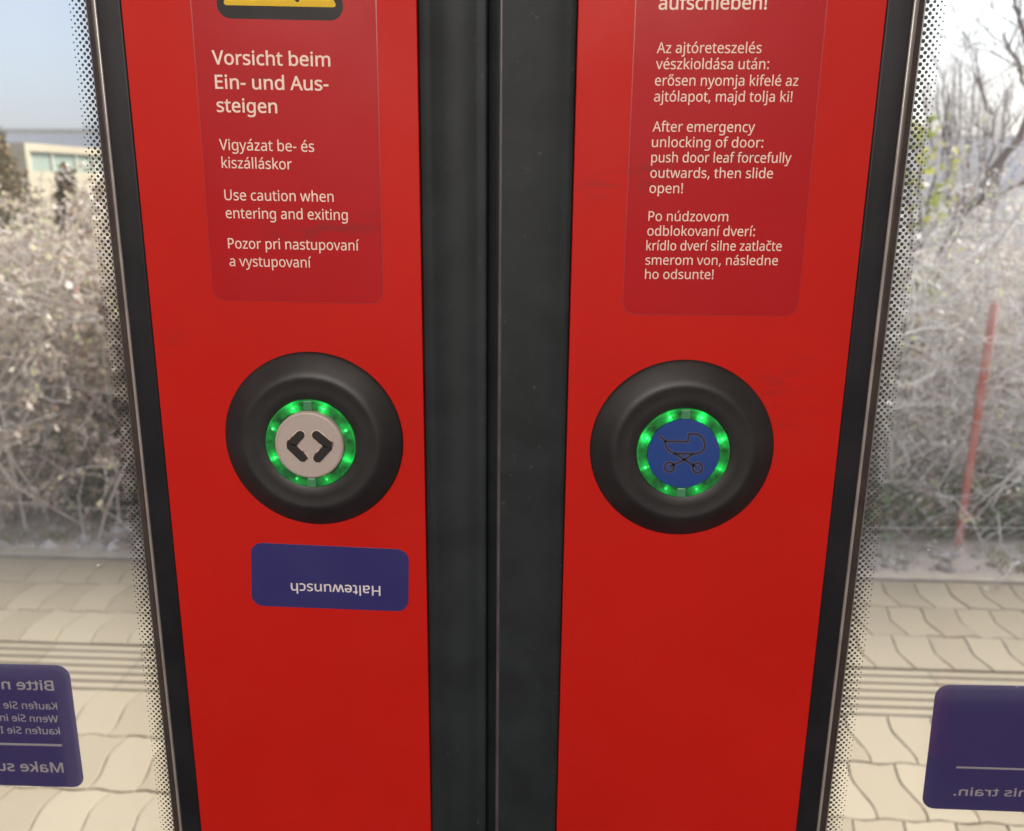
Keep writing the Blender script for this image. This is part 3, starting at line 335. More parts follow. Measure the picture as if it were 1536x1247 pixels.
def link(name, me, m, parent=None, loc=None, smooth=False):
    mats = m if isinstance(m, (list, tuple)) else [m]
    for k in mats: me.materials.append(k)
    if smooth:
        for p in me.polygons: p.use_smooth = True
    o = bpy.data.objects.new(name, me); COL.objects.link(o)
    if loc is not None: o.location = loc
    if parent is not None:
        o.parent = parent
        if loc is None: o.matrix_parent_inverse = Matrix.Translation(-parent_world(parent))
        else: o.matrix_parent_inverse = Matrix.Translation(-parent_world(parent))
    return o

def parent_world(o):
    v = Vector((0, 0, 0))
    while o is not None:
        v = v + o.location + (o.matrix_parent_inverse.translation if o.parent else Vector((0, 0, 0))); o = o.parent
    return v

def mesh(name, verts, faces, mi=None):
    me = bpy.data.meshes.new(name); me.from_pydata([tuple(v) for v in verts], [], faces)
    if mi: me.polygons.foreach_set('material_index', mi)
    me.update(); return me

def from_bm(name, bm, normals=True):
    if normals: bmesh.ops.recalc_face_normals(bm, faces=bm.faces)
    me = bpy.data.meshes.new(name); bm.to_mesh(me); bm.free(); return me

def bevel(o, w, seg=2):
    m = o.modifiers.new('bevel', 'BEVEL'); m.width = w; m.segments = seg; m.limit_method = 'ANGLE'; m.angle_limit = R(40)

def box_bm(bm, x0, x1, y0, y1, z0, z1):
    v = [bm.verts.new((x, y, z)) for x in (x0, x1) for y in (y0, y1) for z in (z0, z1)]
    for f in ((0, 1, 3, 2), (4, 6, 7, 5), (0, 4, 5, 1), (2, 3, 7, 6), (0, 2, 6, 4), (1, 5, 7, 3)): bm.faces.new([v[i] for i in f])

def rounded(corners, r, n=7):
    """polygon with rounded corners from 2-D points"""
    out = []; k = len(corners)
    for i in range(k):
        p0, p, p1 = Vector(corners[i - 1]), Vector(corners[i]), Vector(corners[(i + 1) % k])
        a, b = (p0 - p).normalized(), (p1 - p).normalized()
        half = math.acos(max(-1, min(1, a.dot(b)))) / 2
        t = min(r / math.tan(half), (p0 - p).length * .45, (p1 - p).length * .45)
        rr = t * math.tan(half)
        c = p + (a + b).normalized() * (rr / math.sin(half))
        s, e = p + a * t - c, p + b * t - c
        a0 = math.atan2(s.y, s.x); da = math.atan2(e.y, e.x) - a0
        while da > math.pi: da -= 2 * math.pi
        while da < -math.pi: da += 2 * math.pi
        for j in range(n + 1):
            q = a0 + da * j / n; out.append((c.x + rr * math.cos(q), c.y + rr * math.sin(q)))
    return out

def slab(name, pts, y, t, m, parent, bw=0.0):
    """flat polygon in the door plane (x, z), its front at y, thickness t going away from the viewer"""
    n = len(pts)
    verts = [(x, y, z) for x, z in pts] + [(x, y + t, z) for x, z in pts]
    faces = [list(range(n)), list(range(2 * n - 1, n - 1, -1))] + [[i, (i + 1) % n, n + (i + 1) % n, n + i] for i in range(n)]
    bm = bmesh.new(); vs_ = [bm.verts.new(v) for v in verts]
    for f in faces: bm.faces.new([vs_[i] for i in f])
    o = link(name, from_bm(name, bm), m, parent)
    if bw: bevel(o, bw, 2)
    return o

def xz(px, py, y=0.0):
    p = at(px, py, y); return (p.x, p.z)

def stroke(verts, faces, pts, w, y, closed=False, caps=True):
    """a flat line of width w through 2-D points, drawn in the plane y"""
    pts = [Vector(p) for p in pts]; n = len(pts); base = len(verts); h = w / 2
    L = []
    for i in range(n):
        a = pts[i - 1] if (i > 0 or closed) else None
        b = pts[(i + 1) % n] if (i < n - 1 or closed) else None
        d0 = (pts[i] - a).normalized() if a is not None else None
        d1 = (b - pts[i]).normalized() if b is not None else None
        if d0 is None: d0 = d1
        if d1 is None: d1 = d0
        t = (d0 + d1).normalized(); nrm = Vector((-t.y, t.x))
        k = h / max(0.45, nrm.dot(Vector((-d1.y, d1.x))))
        L.append((pts[i] + nrm * k, pts[i] - nrm * k))
    for a, b in L: verts += [(a.x, y, a.y), (b.x, y, b.y)]
    for i in range(n if closed else n - 1):
        j = (i + 1) % n
        faces.append([base + 2 * i, base + 2 * i + 1, base + 2 * j + 1, base + 2 * j])
    if caps and not closed:
        for i, s in ((0, -1), (n - 1, 1)):
            d = (pts[1] - pts[0] if i == 0 else pts[-1] - pts[-2]).normalized() * s
            a0 = math.atan2(d.y, d.x); b2 = len(verts)
            for q in range(9):
                an = a0 - math.pi / 2 + math.pi * q / 8
                verts.append((pts[i].x + h * math.cos(an), y, pts[i].y + h * math.sin(an)))
            faces.append(list(range(b2, b2 + 9)))

_gc = {}
def glyph(ch, bold):
    """filled letter plus a thin ribbon along its outline that gives it weight"""
    k = (ch, bold)
    if k not in _gc:
        adv, sp = GLYPHS[ch]
        cu = bpy.data.curves.new('glyph', 'CURVE'); cu.dimensions = '2D'; cu.fill_mode = 'BOTH'; cu.resolution_u = 4
        rv, rf = [], []
        for s in sp.split('|'):
            v = [int(q) / 1000 for q in s.split()]; n = len(v) // 6
            b = cu.splines.new('BEZIER'); b.bezier_points.add(n - 1); b.use_cyclic_u = True
            for i, p in enumerate(b.bezier_points):
                p.handle_left_type = p.handle_right_type = 'FREE'
                p.handle_left = (v[6 * i], v[6 * i + 1], 0); p.co = (v[6 * i + 2], v[6 * i + 3], 0); p.handle_right = (v[6 * i + 4], v[6 * i + 5], 0)
            if bold:
                out = []
                for i in range(n):
                    j = (i + 1) % n
                    a, h1, h2, c = Vector(v[6*i+2:6*i+4]), Vector(v[6*i+4:6*i+6]), Vector(v[6*j:6*j+2]), Vector(v[6*j+2:6*j+4])
                    for q in range(4):
                        u = q / 4; out.append(a * (1-u)**3 + h1 * 3*u*(1-u)**2 + h2 * 3*u*u*(1-u) + c * u**3)
                cl = [p for i, p in enumerate(out) if (p - out[i - 1]).length > 1e-3]
                if len(cl) > 2: stroke(rv, rf, cl, bold * 2, 0.0, True)
        o = bpy.data.objects.new('glyph', cu)
        me = o.to_mesh()
        vv = [(q.co.x, q.co.y, 0.0) for q in me.vertices]; ff = [list(p.vertices) for p in me.polygons]; nb = len(vv)
        vv += [(p[0], p[2], -0.00002) for p in rv]; ff += [[nb + i for i in f] for f in rf]
        _gc[k] = (adv / 1000, vv, ff)
        o.to_mesh_clear(); bpy.data.objects.remove(o); bpy.data.curves.remove(cu)
    return _gc[k]

def text(verts, faces, s, p0, p1, y, cap, bold=0.0, mirror=False):
    """one printed line: ink runs from plane point p0 to p1, capitals cap metres high"""
    runs = []; x = 0.0; lo, hi = 1e9, -1e9
    for ch in s:
        if ch == ' ': x += SPACE_ADV / 1000; continue
        adv, vv, ff = glyph(ch, bold)
        runs.append((x, vv, ff)); lo = min(lo, x + min(q[0] for q in vv)); hi = max(hi, x + max(q[0] for q in vv)); x += adv
    p0, p1 = Vector(p0), Vector(p1); e1 = (p1 - p0) / (hi - lo); u = e1.normalized()
    e2 = Vector((-u.y, u.x)) * (cap / 0.573) * (-1 if mirror else 1)
    for x, vv, ff in runs:
        b = len(verts)
        for q in vv:
            p = p0 + e1 * (x + q[0] - lo) + e2 * q[1]; verts.append((p.x, y + q[2], p.y))
        for f in ff: faces.append([b + i for i in f])

def lettering(lines, y, m, parent, name='lettering', cap=None):
    v, f = [], []
    for s, a, b, c, bold, mir in lines: text(v, f, s, xz(*a, y), xz(*b, y), y, c, bold, mir)
    return link(name, mesh(name, v, f), m, parent)

def lathe(prof, n=96):
    """profile (radius, height towards the viewer) turned about the y axis"""
    bm = bmesh.new(); rings = []
    for r, h in prof:
        rings.append([bm.verts.new((0, -h, 0))] if r < 1e-6 else [bm.verts.new((r * math.cos(2 * math.pi * i / n), -h, r * math.sin(2 * math.pi * i / n))) for i in range(n)])
    for a, b in zip(rings, rings[1:]):
        for i in range(n):
            j = (i + 1) % n
            if len(b) == 1: bm.faces.new((a[i], a[j], b[0]))
            elif len(a) == 1: bm.faces.new((a[0], b[j], b[i]))
            else: bm.faces.new((a[i], a[j], b[j], b[i]))
    return bm

def smooth_by_angle(o, deg=35):
    for p in o.data.polygons: p.use_smooth = True
    o.data.set_sharp_from_angle(angle=R(deg))

def tube(V, Fc, pts, rad, sides=3):
    """tapering twig through 3-D points"""
    base = len(V); n = len(pts)
    for i, p in enumerate(pts):
        d = (pts[min(i + 1, n - 1)] - pts[max(i - 1, 0)]).normalized()
        a = d.orthogonal().normalized(); b = d.cross(a)
        for k in range(sides):
            q = 2 * math.pi * k / sides; V.append(p + (a * math.cos(q) + b * math.sin(q)) * rad[i])
    for i in range(n - 1):
        for k in range(sides):
            k2 = (k + 1) % sides
            Fc.append((base + i * sides + k, base + i * sides + k2, base + (i + 1) * sides + k2, base + (i + 1) * sides + k))

# ------------------------------------------------------------------ the setting
def plane(name, x0, x1, y0, y1, z, m, nx=1, ny=1, kind='structure', rough=0.0, seed=0):
    rnd = random.Random(seed)
    v = [(x0 + (x1 - x0) * i / nx, y0 + (y1 - y0) * j / ny, z + (rnd.uniform(-rough, rough))) for j in range(ny + 1) for i in range(nx + 1)]
    f = [(j * (nx + 1) + i, j * (nx + 1) + i + 1, (j + 1) * (nx + 1) + i + 1, (j + 1) * (nx + 1) + i) for j in range(ny) for i in range(nx)]
    return tag(link(name, mesh(name, v, f), m), kind=kind)

m_ground = speck('dry_ground', (0.26, 0.23, 0.20), (0.42, 0.39, 0.36), 1.2, 0.95, 30, 0.5, 0.02)
plane('ground', -500, 500, -400, 900, -0.10, m_ground)

EDGE = 2.47                                  # rear edge of the platform
m_slab = speck('paver_bed', (0.15, 0.125, 0.095), (0.22, 0.19, 0.14), 14, 0.95)
bm = bmesh.new(); box_bm(bm, -9, 9, 0.30, EDGE, -0.099, -0.009)
tag(link('platform', from_bm('platform', bm), m_slab), kind='structure')

m, t, b, o = new_mat('concrete_paver')
isl = N(t, 'ShaderNodeNewGeometry').outputs['Random Per Island']
c = ramp(t, isl, [(0.0, (0.255, 0.215, 0.155)), (0.5, (0.30, 0.255, 0.185)), (1.0, (0.345, 0.30, 0.225))])
c = mixc(t, mathn(t, 'MULTIPLY', noise(t, 3.0, 4.0), 0.40), c, (0.20, 0.17, 0.125))
c = mixc(t, mathn(t, 'MULTIPLY', noise(t, 160.0, 3.0), 0.35), c, (0.37, 0.33, 0.265))
t.links.new(c, b.inputs['Base Color']); b.inputs['Roughness'].default_value = 0.9
bump(t, b, noise(t, 220.0, 3.0), 0.25, 0.002)
MAT['paver'] = m

def pavers(name, x0, x1, y0, rows, pitch, seed):
    """interlocking pavers with waved edges, a chamfer round each, open joints between them"""
    V, Fc = [], []; rnd = random.Random(seed); w = 0.112
    tri = lambda q: (2 / math.pi) * math.asin(0.94 * math.sin(q))
    fx = lambda y, s: 0.012 * tri(2 * math.pi * y / 0.20 + s)
    fy = lambda x: 0.006 * tri(2 * math.pi * x / w + 0.6)
    for j in range(rows):
        ya, yb = y0 + j * pitch, y0 + (j + 1) * pitch; off = (j % 2) * w * 0.5
        for i in range(int((x1 - x0) / w)):
            xa = x0 + i * w + off; xb = xa + w; K = 8
            if rnd.random() < 0.0: continue
            flat = lambda jj: jj <= 0 or jj >= rows
            gy = lambda x, jj: 0.0 if flat(jj) else fy(x)
            lft = [(xa + fx(ya + (yb - ya) * k / K, 0), 0) for k in range(K + 1)]
            P = []
            for k in range(K): x = xa + fx(ya, 0) + w * k / K; P.append((x, ya + gy(x, j)))
            for k in range(K): y = ya + (yb - ya) * k / K; P.append((xb + fx(y, 0), y + gy(xb + fx(y, 0), j) * (1 - k / K) + gy(xb + fx(y, 0), j + 1) * k / K))
            for k in range(K): x = xb + fx(yb, 0) - w * k / K; P.append((x, yb + gy(x, j + 1)))
            for k in range(K): y = yb - (yb - ya) * k / K; P.append((xa + fx(y, 0), y + gy(xa + fx(y, 0), j + 1) * (1 - k / K) + gy(xa + fx(y, 0), j) * k / K))
            n = len(P); cx = sum(p[0] for p in P) / n; cy = sum(p[1] for p in P) / n
            z = rnd.uniform(-0.0012, 0.0012); tx, ty = rnd.uniform(-.008, .008), rnd.uniform(-.008, .008); base = len(V)
            for ins, dz in ((0.0019, -0.010), (0.0020, -0.0010), (0.0038, 0.0)):
                for q in range(n):
                    a, c2 = P[q - 1], P[(q + 1) % n]; d = Vector((c2[0] - a[0], c2[1] - a[1])).normalized()
                    jt = 0.0 if dz < -0.01 else 0.0009
                    px, py = P[q][0] - d.y * ins + rnd.uniform(-jt, jt), P[q][1] + d.x * ins + rnd.uniform(-jt, jt)
                    V.append((px, py, z + dz + (px - cx) * tx + (py - cy) * ty))
            for r_ in range(2):
                for q in range(n):
                    q2 = (q + 1) % n; Fc.append((base + r_ * n + q, base + r_ * n + q2, base + (r_ + 1) * n + q2, base + (r_ + 1) * n + q))
            Fc.append([base + 2 * n + q for q in range(n)])
    return tag(link(name, mesh(name, V, Fc), MAT['paver']), kind='structure')

TAC0, TAC1 = 1.615, 1.855
pavers('platform_paving', -4.6, 4.6, TAC0 - 6 * 0.20, 6, 0.20, 1)
pavers('platform_paving', -4.6, 4.6, TAC1 + 0.004, 3, 0.197, 2)
# ribbed guidance strip
V, Fc = [], []
ys = []; nb = 6; pit = (TAC1 - TAC0 - 0.004) / nb
for k in range(nb):
    y = TAC0 + 0.002 + k * pit
    ys += [(y + 0.003, -0.010), (y + 0.008, -0.002), (y + 0.012, 0.0), (y + pit - 0.009, 0.0), (y + pit - 0.005, -0.002), (y + pit, -0.010)]
nx = 31
for i in range(nx + 1):
    for s in (0, 1):
        x = -4.6 + 9.2 * (i + s * 0.992) / (nx + 1)
        for (y, z) in ys: V.append((x, y, z))
    bse = i * 2 * len(ys)
    for q in range(len(ys) - 1): Fc.append((bse + q, bse + len(ys) + q, bse + len(ys) + q + 1, bse + q + 1))
tag(link('tactile_strip', mesh('tactile_strip', V, Fc), MAT['paver']), kind='structure')

m_kerb = speck('kerb_concrete', (0.40, 0.35, 0.29), (0.50, 0.45, 0.38), 12, 0.9, 150, 0.4, 0.003)
bm = bmesh.new(); box_bm(bm, -9, 9, EDGE + 0.004, EDGE + 0.064, -0.099, 0.002)
kb = tag(link('kerb', from_bm('kerb', bm), m_kerb), kind='structure'); bevel(kb, 0.006)

m_bank = speck('gravel_bank', (0.56, 0.48, 0.42), (0.78, 0.70, 0.63), 8.0, 0.95, 60, 0.8, 0.03)
rnd = random.Random(4)
nx, ny = 90, 12; V = []; Fc = []
for j in range(ny + 1):
    for i in range(nx + 1):
        x = -7 + 14 * i / nx; y = EDGE + 0.07 + 3.2 * j / ny
        V.append((x, y, -0.02 + 0.02 * j / ny + rnd.uniform(-.012, .014)))
for j in range(ny):
    for i in range(nx): Fc.append((j * (nx + 1) + i, j * (nx + 1) + i + 1, (j + 1) * (nx + 1) + i + 1, (j + 1) * (nx + 1) + i))
tag(link('gravel_strip', mesh('gravel_strip', V, Fc), m_bank, smooth=True), kind='structure')

m_stone = island('pebble_stone', [(0, (0.28, 0.25, 0.23)), (0.5, (0.48, 0.44, 0.42)), (1, (0.70, 0.68, 0.67))], 0.9)
V, Fc = [], []
for k in range(1500):
    p = Vector((rnd.uniform(-3.6, 3.6), EDGE + 0.09 + rnd.random() ** 1.3 * 0.9, -0.01)); s = rnd.choice((.008, .010, .014, .02, .03)) * rnd.uniform(.6, 1.2)
    bse = len(V)
    for q in ((1, 0, 0), (-1, 0, 0), (0, 1, 0), (0, -1, 0), (0, 0, .75), (0, 0, -.75)):
        V.append(p + Vector([a * s * rnd.uniform(.7, 1.3) for a in q]))
    for f in ((0, 2, 4), (2, 1, 4), (1, 3, 4), (3, 0, 4), (2, 0, 5), (1, 2, 5), (3, 1, 5), (0, 3, 5)): Fc.append([bse + i for i in f])
tag(link('pebbles', mesh('pebbles', V, Fc), m_stone), kind='stuff')

m_grass = island('grass_blades', [(0, (0.10, 0.13, 0.04)), (0.4, (0.22, 0.24, 0.08)), (0.7, (0.36, 0.33, 0.18)), (1, (0.5, 0.46, 0.33))], 0.8, 0.3)
V, Fc = [], []
for k in range(150):
    cx_, cy_ = rnd.uniform(-3.6, 3.6), EDGE + 0.10 + rnd.random() * 0.55
    for q in range(rnd.randint(14, 40)):
        p = Vector((cx_ + rnd.gauss(0, .035), cy_ + rnd.gauss(0, .03), -0.01)); h = rnd.uniform(.02, .07); a = rnd.uniform(0, 6.28); w = .0022
        d = Vector((math.cos(a), math.sin(a), 0)); l = Vector((rnd.gauss(0, .5), rnd.gauss(0, .5), 1)) * h
        bse = len(V); V += [p - d * w, p + d * w, p + l]; Fc.append((bse, bse + 1, bse + 2))
tag(link('grass', mesh('grass', V, Fc), m_grass), kind='stuff')

# ------------------------------------------------------------------ warehouse far behind
m_hall = speck('hall_cladding', (0.70, 0.73, 0.77), (0.76, 0.78, 0.81), 0.6, 0.7)
m_cream = speck('cream_render', (0.36, 0.325, 0.25), (0.40, 0.36, 0.28), 1.5, 0.85)
m_pane = speck('hall_glazing', (0.24, 0.30, 0.27), (0.30, 0.36, 0.32), 0.8, 0.25, spec=0.6)
m_mull = speck('hall_mullion', (0.55, 0.56, 0.52), (0.62, 0.62, 0.58), 2, 0.6)
hall = tag(empty('warehouse', (0, 27, -0.1)), 'long low blue grey warehouse with a cream window bay behind the shrubs', 'building')
HY = 26.0
zt = at(60, 198, HY).z
bm = bmesh.new(); box_bm(bm, -45, 45, HY, HY + 18, -0.1, zt); link('wall', from_bm('wall', bm), m_hall, hall)
bm = bmesh.new(); box_bm(bm, -45.05, 45.05, HY - 0.05, HY + 18.05, zt + 0.002, zt + 0.09)
link('roof_edge', from_bm('roof_edge', bm), m_mull, hall)
xs = at(115, 198, HY).x
bm = bmesh.new(); box_bm(bm, xs, xs + 9, HY + 0.4, HY + 9, zt + 0.09, zt + 0.34); link('roof_box', from_bm('roof_box', bm), m_hall, hall)
BY = 19.0                                     # window bay standing out of the hall, its front running away to the right
A = at(36, 214, BY); Bp = at(190, 229, BY + 4.5); A2 = at(36, 271, BY)
zb = -0.1
def quad_box(p, q, z0, z1, th):
    d = Vector((q.x - p.x, q.y - p.y, 0)).normalized(); nrm = Vector((-d.y, d.x, 0)) * th
    bm = bmesh.new(); pts = [(p.x, p.y), (q.x, q.y), (q.x + nrm.x, q.y + nrm.y), (p.x + nrm.x, p.y + nrm.y)]
    vb = [bm.verts.new((x, y, z0)) for x, y in pts]; vt = [bm.verts.new((x, y, z1)) for x, y in pts]
    bm.faces.new(vb[::-1]); bm.faces.new(vt)
    for i in range(4): bm.faces.new((vb[i], vb[(i + 1) % 4], vt[(i + 1) % 4], vt[i]))
    return bm
zw0, zw1 = at(42, 257, BY).z, at(42, 226, BY).z
D1 = (Bp - A); 
link('bay_base', from_bm('bay_base', quad_box(A, Bp, zb, zw0, 5.0)), m_cream, hall)
link('bay_lintel', from_bm('bay_lintel', quad_box(A, Bp, zw1, A.z, 5.0)), m_cream, hall)
link('bay_jamb', from_bm('bay_jamb', quad_box(A, A + D1 * 0.035, zw0 + .001, zw1 - .001, 5.0)), m_cream, hall)
off = Vector((-D1.y, D1.x, 0)).normalized() * 0.12
win = link('bay_window', from_bm('bay_window', quad_box(A + D1 * 0.037 + off, Bp + off, zw0 + .001, zw1 - .001, 0.1)), m_pane, hall)
for k in (0.02, 0.21, 0.43, 0.60, 0.63, 0.82):
    p = A + D1 * (0.037 + k) + off * 0.6
    link('mullion', from_bm('mullion', quad_box(p, p + D1 * 0.008, zw0 + .003, zw1 - .003, 0.05)), m_mull, win)

# ------------------------------------------------------------------ chain-link fence with red posts, the right one added for the pole's reflection
m_wire = speck('galvanised_wire', (0.66, 0.66, 0.65), (0.80, 0.80, 0.79), 30, 0.5, spec=0.5)
m_streak = speck('red_streak_paint', (0.46, 0.13, 0.10), (0.58, 0.34, 0.30), 9, 0.6, 60, 0.4, 0.003)
FY = 2.86; FZ = at(1462, 397, FY).z
fence = tag(empty('chain_link_fence', (0, FY, 0)), 'sagging chain link fence with red posts, the right one added for a reflection, in front of the frosty shrubs', 'fence')
V, Fc = [], []; p = 0.056; rnd = random.Random(9)
sag = lambda x, z: Vector((0.010 * math.sin(x * 3.1 + z * 5), 0.02 * math.sin(x * 2.3 + 1) + 0.012 * math.sin(z * 9 + x * 4), 0.010 * math.sin(x * 4.0)))
for i in range(int(7.6 / p)):
    x0 = -3.8 + i * p; pts = []
    for k in range(int(FZ / (p / 2))):
        x = x0 + (k % 2) * p * 0.98 - 0.0 ; z = 0.01 + k * p / 2
        pts.append(Vector((x, FY + (0.0015 if k % 2 else -0.0015), z)) + sag(x, z))
    tube(V, Fc, pts, [0.0017] * len(pts), 3)
link('wire_mesh', mesh('wire_mesh', V, Fc), m_wire, fence)
for zz in (FZ, FZ * 0.52, 0.05):
    V, Fc = [], []; pts = [Vector((-3.8 + 7.6 * k / 60, FY - 0.004, zz)) + sag(-3.8 + 7.6 * k / 60, zz) * 0.6 for k in range(61)]
    tube(V, Fc, pts, [0.0022] * 61, 5); link('tension_wire', mesh('tension_wire', V, Fc), m_wire, fence, smooth=True)
for (px, py, top) in ((1462, 650, 455), (128, 560, 400)):  # right post copies the red streak reflected in the pane
    q = at(px, py, FY + (0.18 if px < 700 else -0.03)); zt_ = at(px, top, FY + (0.18 if px < 700 else -0.03)).z
    V, Fc = [], []; tube(V, Fc, [Vector((q.x, FY + (0.18 if px < 700 else -0.03), z)) for z in (-0.06, zt_ * .5, zt_, zt_ + .004)], [0.015, 0.015, 0.015, 0.008], 14)
    link('streak_post', mesh('streak_post', V, Fc), m_streak, fence, smooth=True)

# ------------------------------------------------------------------ frosty shrubs
m_twig = island('frosty_twig', [(0, (0.22, 0.16, 0.135)), (0.25, (0.44, 0.37, 0.34)), (0.5, (0.64, 0.58, 0.555)), (0.75, (0.70, 0.64, 0.61)), (1, (0.82, 0.79, 0.77))], 0.8, wash=0.2)
m_twig_pale = island('pale_frosted_twig', [(0, (0.28, 0.23, 0.22)), (0.2, (0.54, 0.49, 0.48)), (0.45, (0.74, 0.71, 0.70)), (0.8, (0.85, 0.84, 0.84)), (1, (0.88, 0.88, 0.88))], 0.8, wash=0.0)
m_leaf_dry = island('dry_leaf', [(0, (0.28, 0.18, 0.13)), (0.2, (0.48, 0.37, 0.30)), (0.45, (0.66, 0.57, 0.49)), (0.68, (0.76, 0.69, 0.63)), (0.78, (0.46, 0.50, 0.26)), (0.85, (0.62, 0.58, 0.34)), (1, (0.82, 0.79, 0.77))], 0.7, 0.35, wash=0.2)
m_leaf_pale = island('frosted_leaf', [(0, (0.40, 0.28, 0.24)), (0.2, (0.64, 0.55, 0.52)), (0.45, (0.80, 0.76, 0.74)), (0.60, (0.50, 0.58, 0.28)), (0.74, (0.62, 0.66, 0.42)), (0.80, (0.84, 0.83, 0.82)), (0.94, (0.84, 0.83, 0.82)), (1, (0.60, 0.56, 0.16))], 0.7, 0.4, wash=0.1)
m_leaf_dark = island('evergreen_leaf', [(0, (0.07, 0.10, 0.06)), (0.3, (0.14, 0.20, 0.11)), (0.6, (0.24, 0.36, 0.16)), (0.8, (0.34, 0.22, 0.15)), (0.93, (0.46, 0.49, 0.43)), (1, (0.55, 0.56, 0.52))], 0.6, 0.2, wash=0.1)
m_leaf_olive = island('juniper_spray', [(0, (0.10, 0.08, 0.045)), (0.4, (0.20, 0.17, 0.09)), (0.7, (0.26, 0.17, 0.09)), (1, (0.40, 0.35, 0.22))], 0.8, 0.2, wash=0.1)
m_bark = island('dark_bark', [(0, (0.09, 0.07, 0.06)), (0.6, (0.17, 0.14, 0.13)), (1, (0.28, 0.25, 0.24))], 0.85)

def wander(rnd, p, d, length, n, wob, droop=0.0):
    pts = [p.copy()]; d = d.normalized()
    for k in range(n):
        d = (d + Vector((rnd.gauss(0, wob), rnd.gauss(0, wob), rnd.gauss(0, wob) - droop))).normalized()
        p = p + d * (length / n); pts.append(p.copy())
    return pts

def leaf(V, Fc, rnd, p, s):
    a = Vector((rnd.gauss(0, 1), rnd.gauss(0, 1), rnd.gauss(0, 1))).normalized(); b = a.orthogonal().normalized(); c = a.cross(b)
    q = rnd.uniform(0, 6.28); u = b * math.cos(q) + c * math.sin(q); w = a.cross(u)
    k = len(V); V += [p, p + u * s * .5 + w * s * .32 + a * s * .1, p + u * s, p + u * s * .5 - w * s * .32 + a * s * .1]
    Fc.append((k, k + 1, k + 2, k + 3))

def shrub_mesh(seed, w, h, stems, leaves, lsize, low=0.0, arch=0.08):
    """a thicket: stems from the ground fork twice into thin twigs; leaves hang along the twigs"""
    rnd = random.Random(seed); V, Fc = [], []; LV, LF = [], []
    for s in range(stems):
        b = Vector((rnd.gauss(0, w * .38), rnd.gauss(0, .18), 0)); d = Vector((rnd.gauss(0, .35), rnd.gauss(0, .25), 1))
        L = h * rnd.uniform(.65, 1.05); P = wander(rnd, b, d, L, 7, .14)
        tube(V, Fc, P, [.0055 * (1 - k / 8.5) + .0012 for k in range(8)], 4)
        for c in range(11):
            k = rnd.randint(1, 7); q = wander(rnd, P[k], Vector((rnd.gauss(0, 1), rnd.gauss(0, .8), rnd.uniform(-.3, 1))), h * rnd.uniform(.12, .38), 5, .25, arch)
            tube(V, Fc, q, [.0028 * (1 - j / 6.5) + .0009 for j in range(6)], 3)
            for c2 in range(5):
                j = rnd.randint(1, 5); q2 = wander(rnd, q[j], Vector((rnd.gauss(0, 1), rnd.gauss(0, 1), rnd.uniform(-.6, .8))), h * rnd.uniform(.04, .15), 3, .35, arch)
                tube(V, Fc, q2, [.0019, .0016, .0012, .0008], 3)
                for l in range(leaves):
                    pp = q2[rnd.randint(0, 3)]
                    if pp.z < 0.02: continue
                    leaf(LV, LF, rnd, pp + Vector((rnd.gauss(0, .012), rnd.gauss(0, .012), rnd.gauss(0, .012))), lsize * rnd.uniform(.5, 1.4))
    return mesh('branches', V, Fc), mesh('leaves', LV, LF)

def add_mats(me, m):
    me.materials.append(m); return me
kinds = []
for (seed, w, h, st, lv, ls, lm) in ((11, .75, 1.35, 34, 8, .030, m_leaf_dry), (12, .8, 1.5, 32, 3, .021, m_leaf_pale), (13, .7, 1.45, 34, 7, .028, m_leaf_dry), (14, .8, 1.65, 34, 3, .020, m_leaf_pale)):
    br, lf = shrub_mesh(seed, w, h, st, lv, ls); kinds.append((add_mats(br, m_twig if lm is m_leaf_dry else m_twig_pale), add_mats(lf, lm), h))

def place_shrub(k, x, y, s, rz, label, group):
    root = tag(empty('shrub', (x, y, -0.01)), label, 'shrub', group); root.scale = (s, s, s); root.rotation_euler = (0, 0, rz)
    for nm, me in (('branches', kinds[k][0]), ('leaves', kinds[k][1])):
        o = bpy.data.objects.new(nm, me); COL.objects.link(o); o.parent = root
    return root
rnd = random.Random(21)
LB = 'tangled dry beige shrub close behind the chain link fence, below the junipers'
LB2 = 'dry beige shrub of the second row, rising behind the fence shrubs beside the junipers'
RB = 'pale frosted grey shrub close behind the chain link fence, below the bare tree'
RB2 = 'taller frosted grey shrub of the second row, round the foot of the bare tree'
for i in range(9):
    place_shrub((0, 2, 0)[i % 3], -3.7 + i * 0.42 + rnd.uniform(-.1, .1), 3.22 + rnd.uniform(-.08, .2), rnd.uniform(.84, .96), rnd.uniform(0, 6.28), LB, 'dry shrubs along the fence')
for i in range(8):
    place_shrub((2, 0)[i % 2], -3.6 + i * 0.5 + rnd.uniform(-.1, .1), 3.95 + rnd.uniform(-.1, .2), rnd.uniform(.80, .92), rnd.uniform(0, 6.28), LB2, 'dry shrubs in the second row')
for i in range(9):
    place_shrub((1, 3, 1)[i % 3], 0.11 + i * 0.42 + rnd.uniform(-.1, .1), 3.22 + rnd.uniform(-.08, .2), rnd.uniform(.82, .94), rnd.uniform(0, 6.28), RB, 'frosted shrubs along the fence')
for i in range(8):
    place_shrub((3, 1)[i % 2], 0.3 + i * 0.5 + rnd.uniform(-.1, .1), 4.0 + rnd.uniform(-.1, .2), rnd.uniform(.90, 1.0), rnd.uniform(0, 6.28), RB2, 'frosted shrubs in the second row')

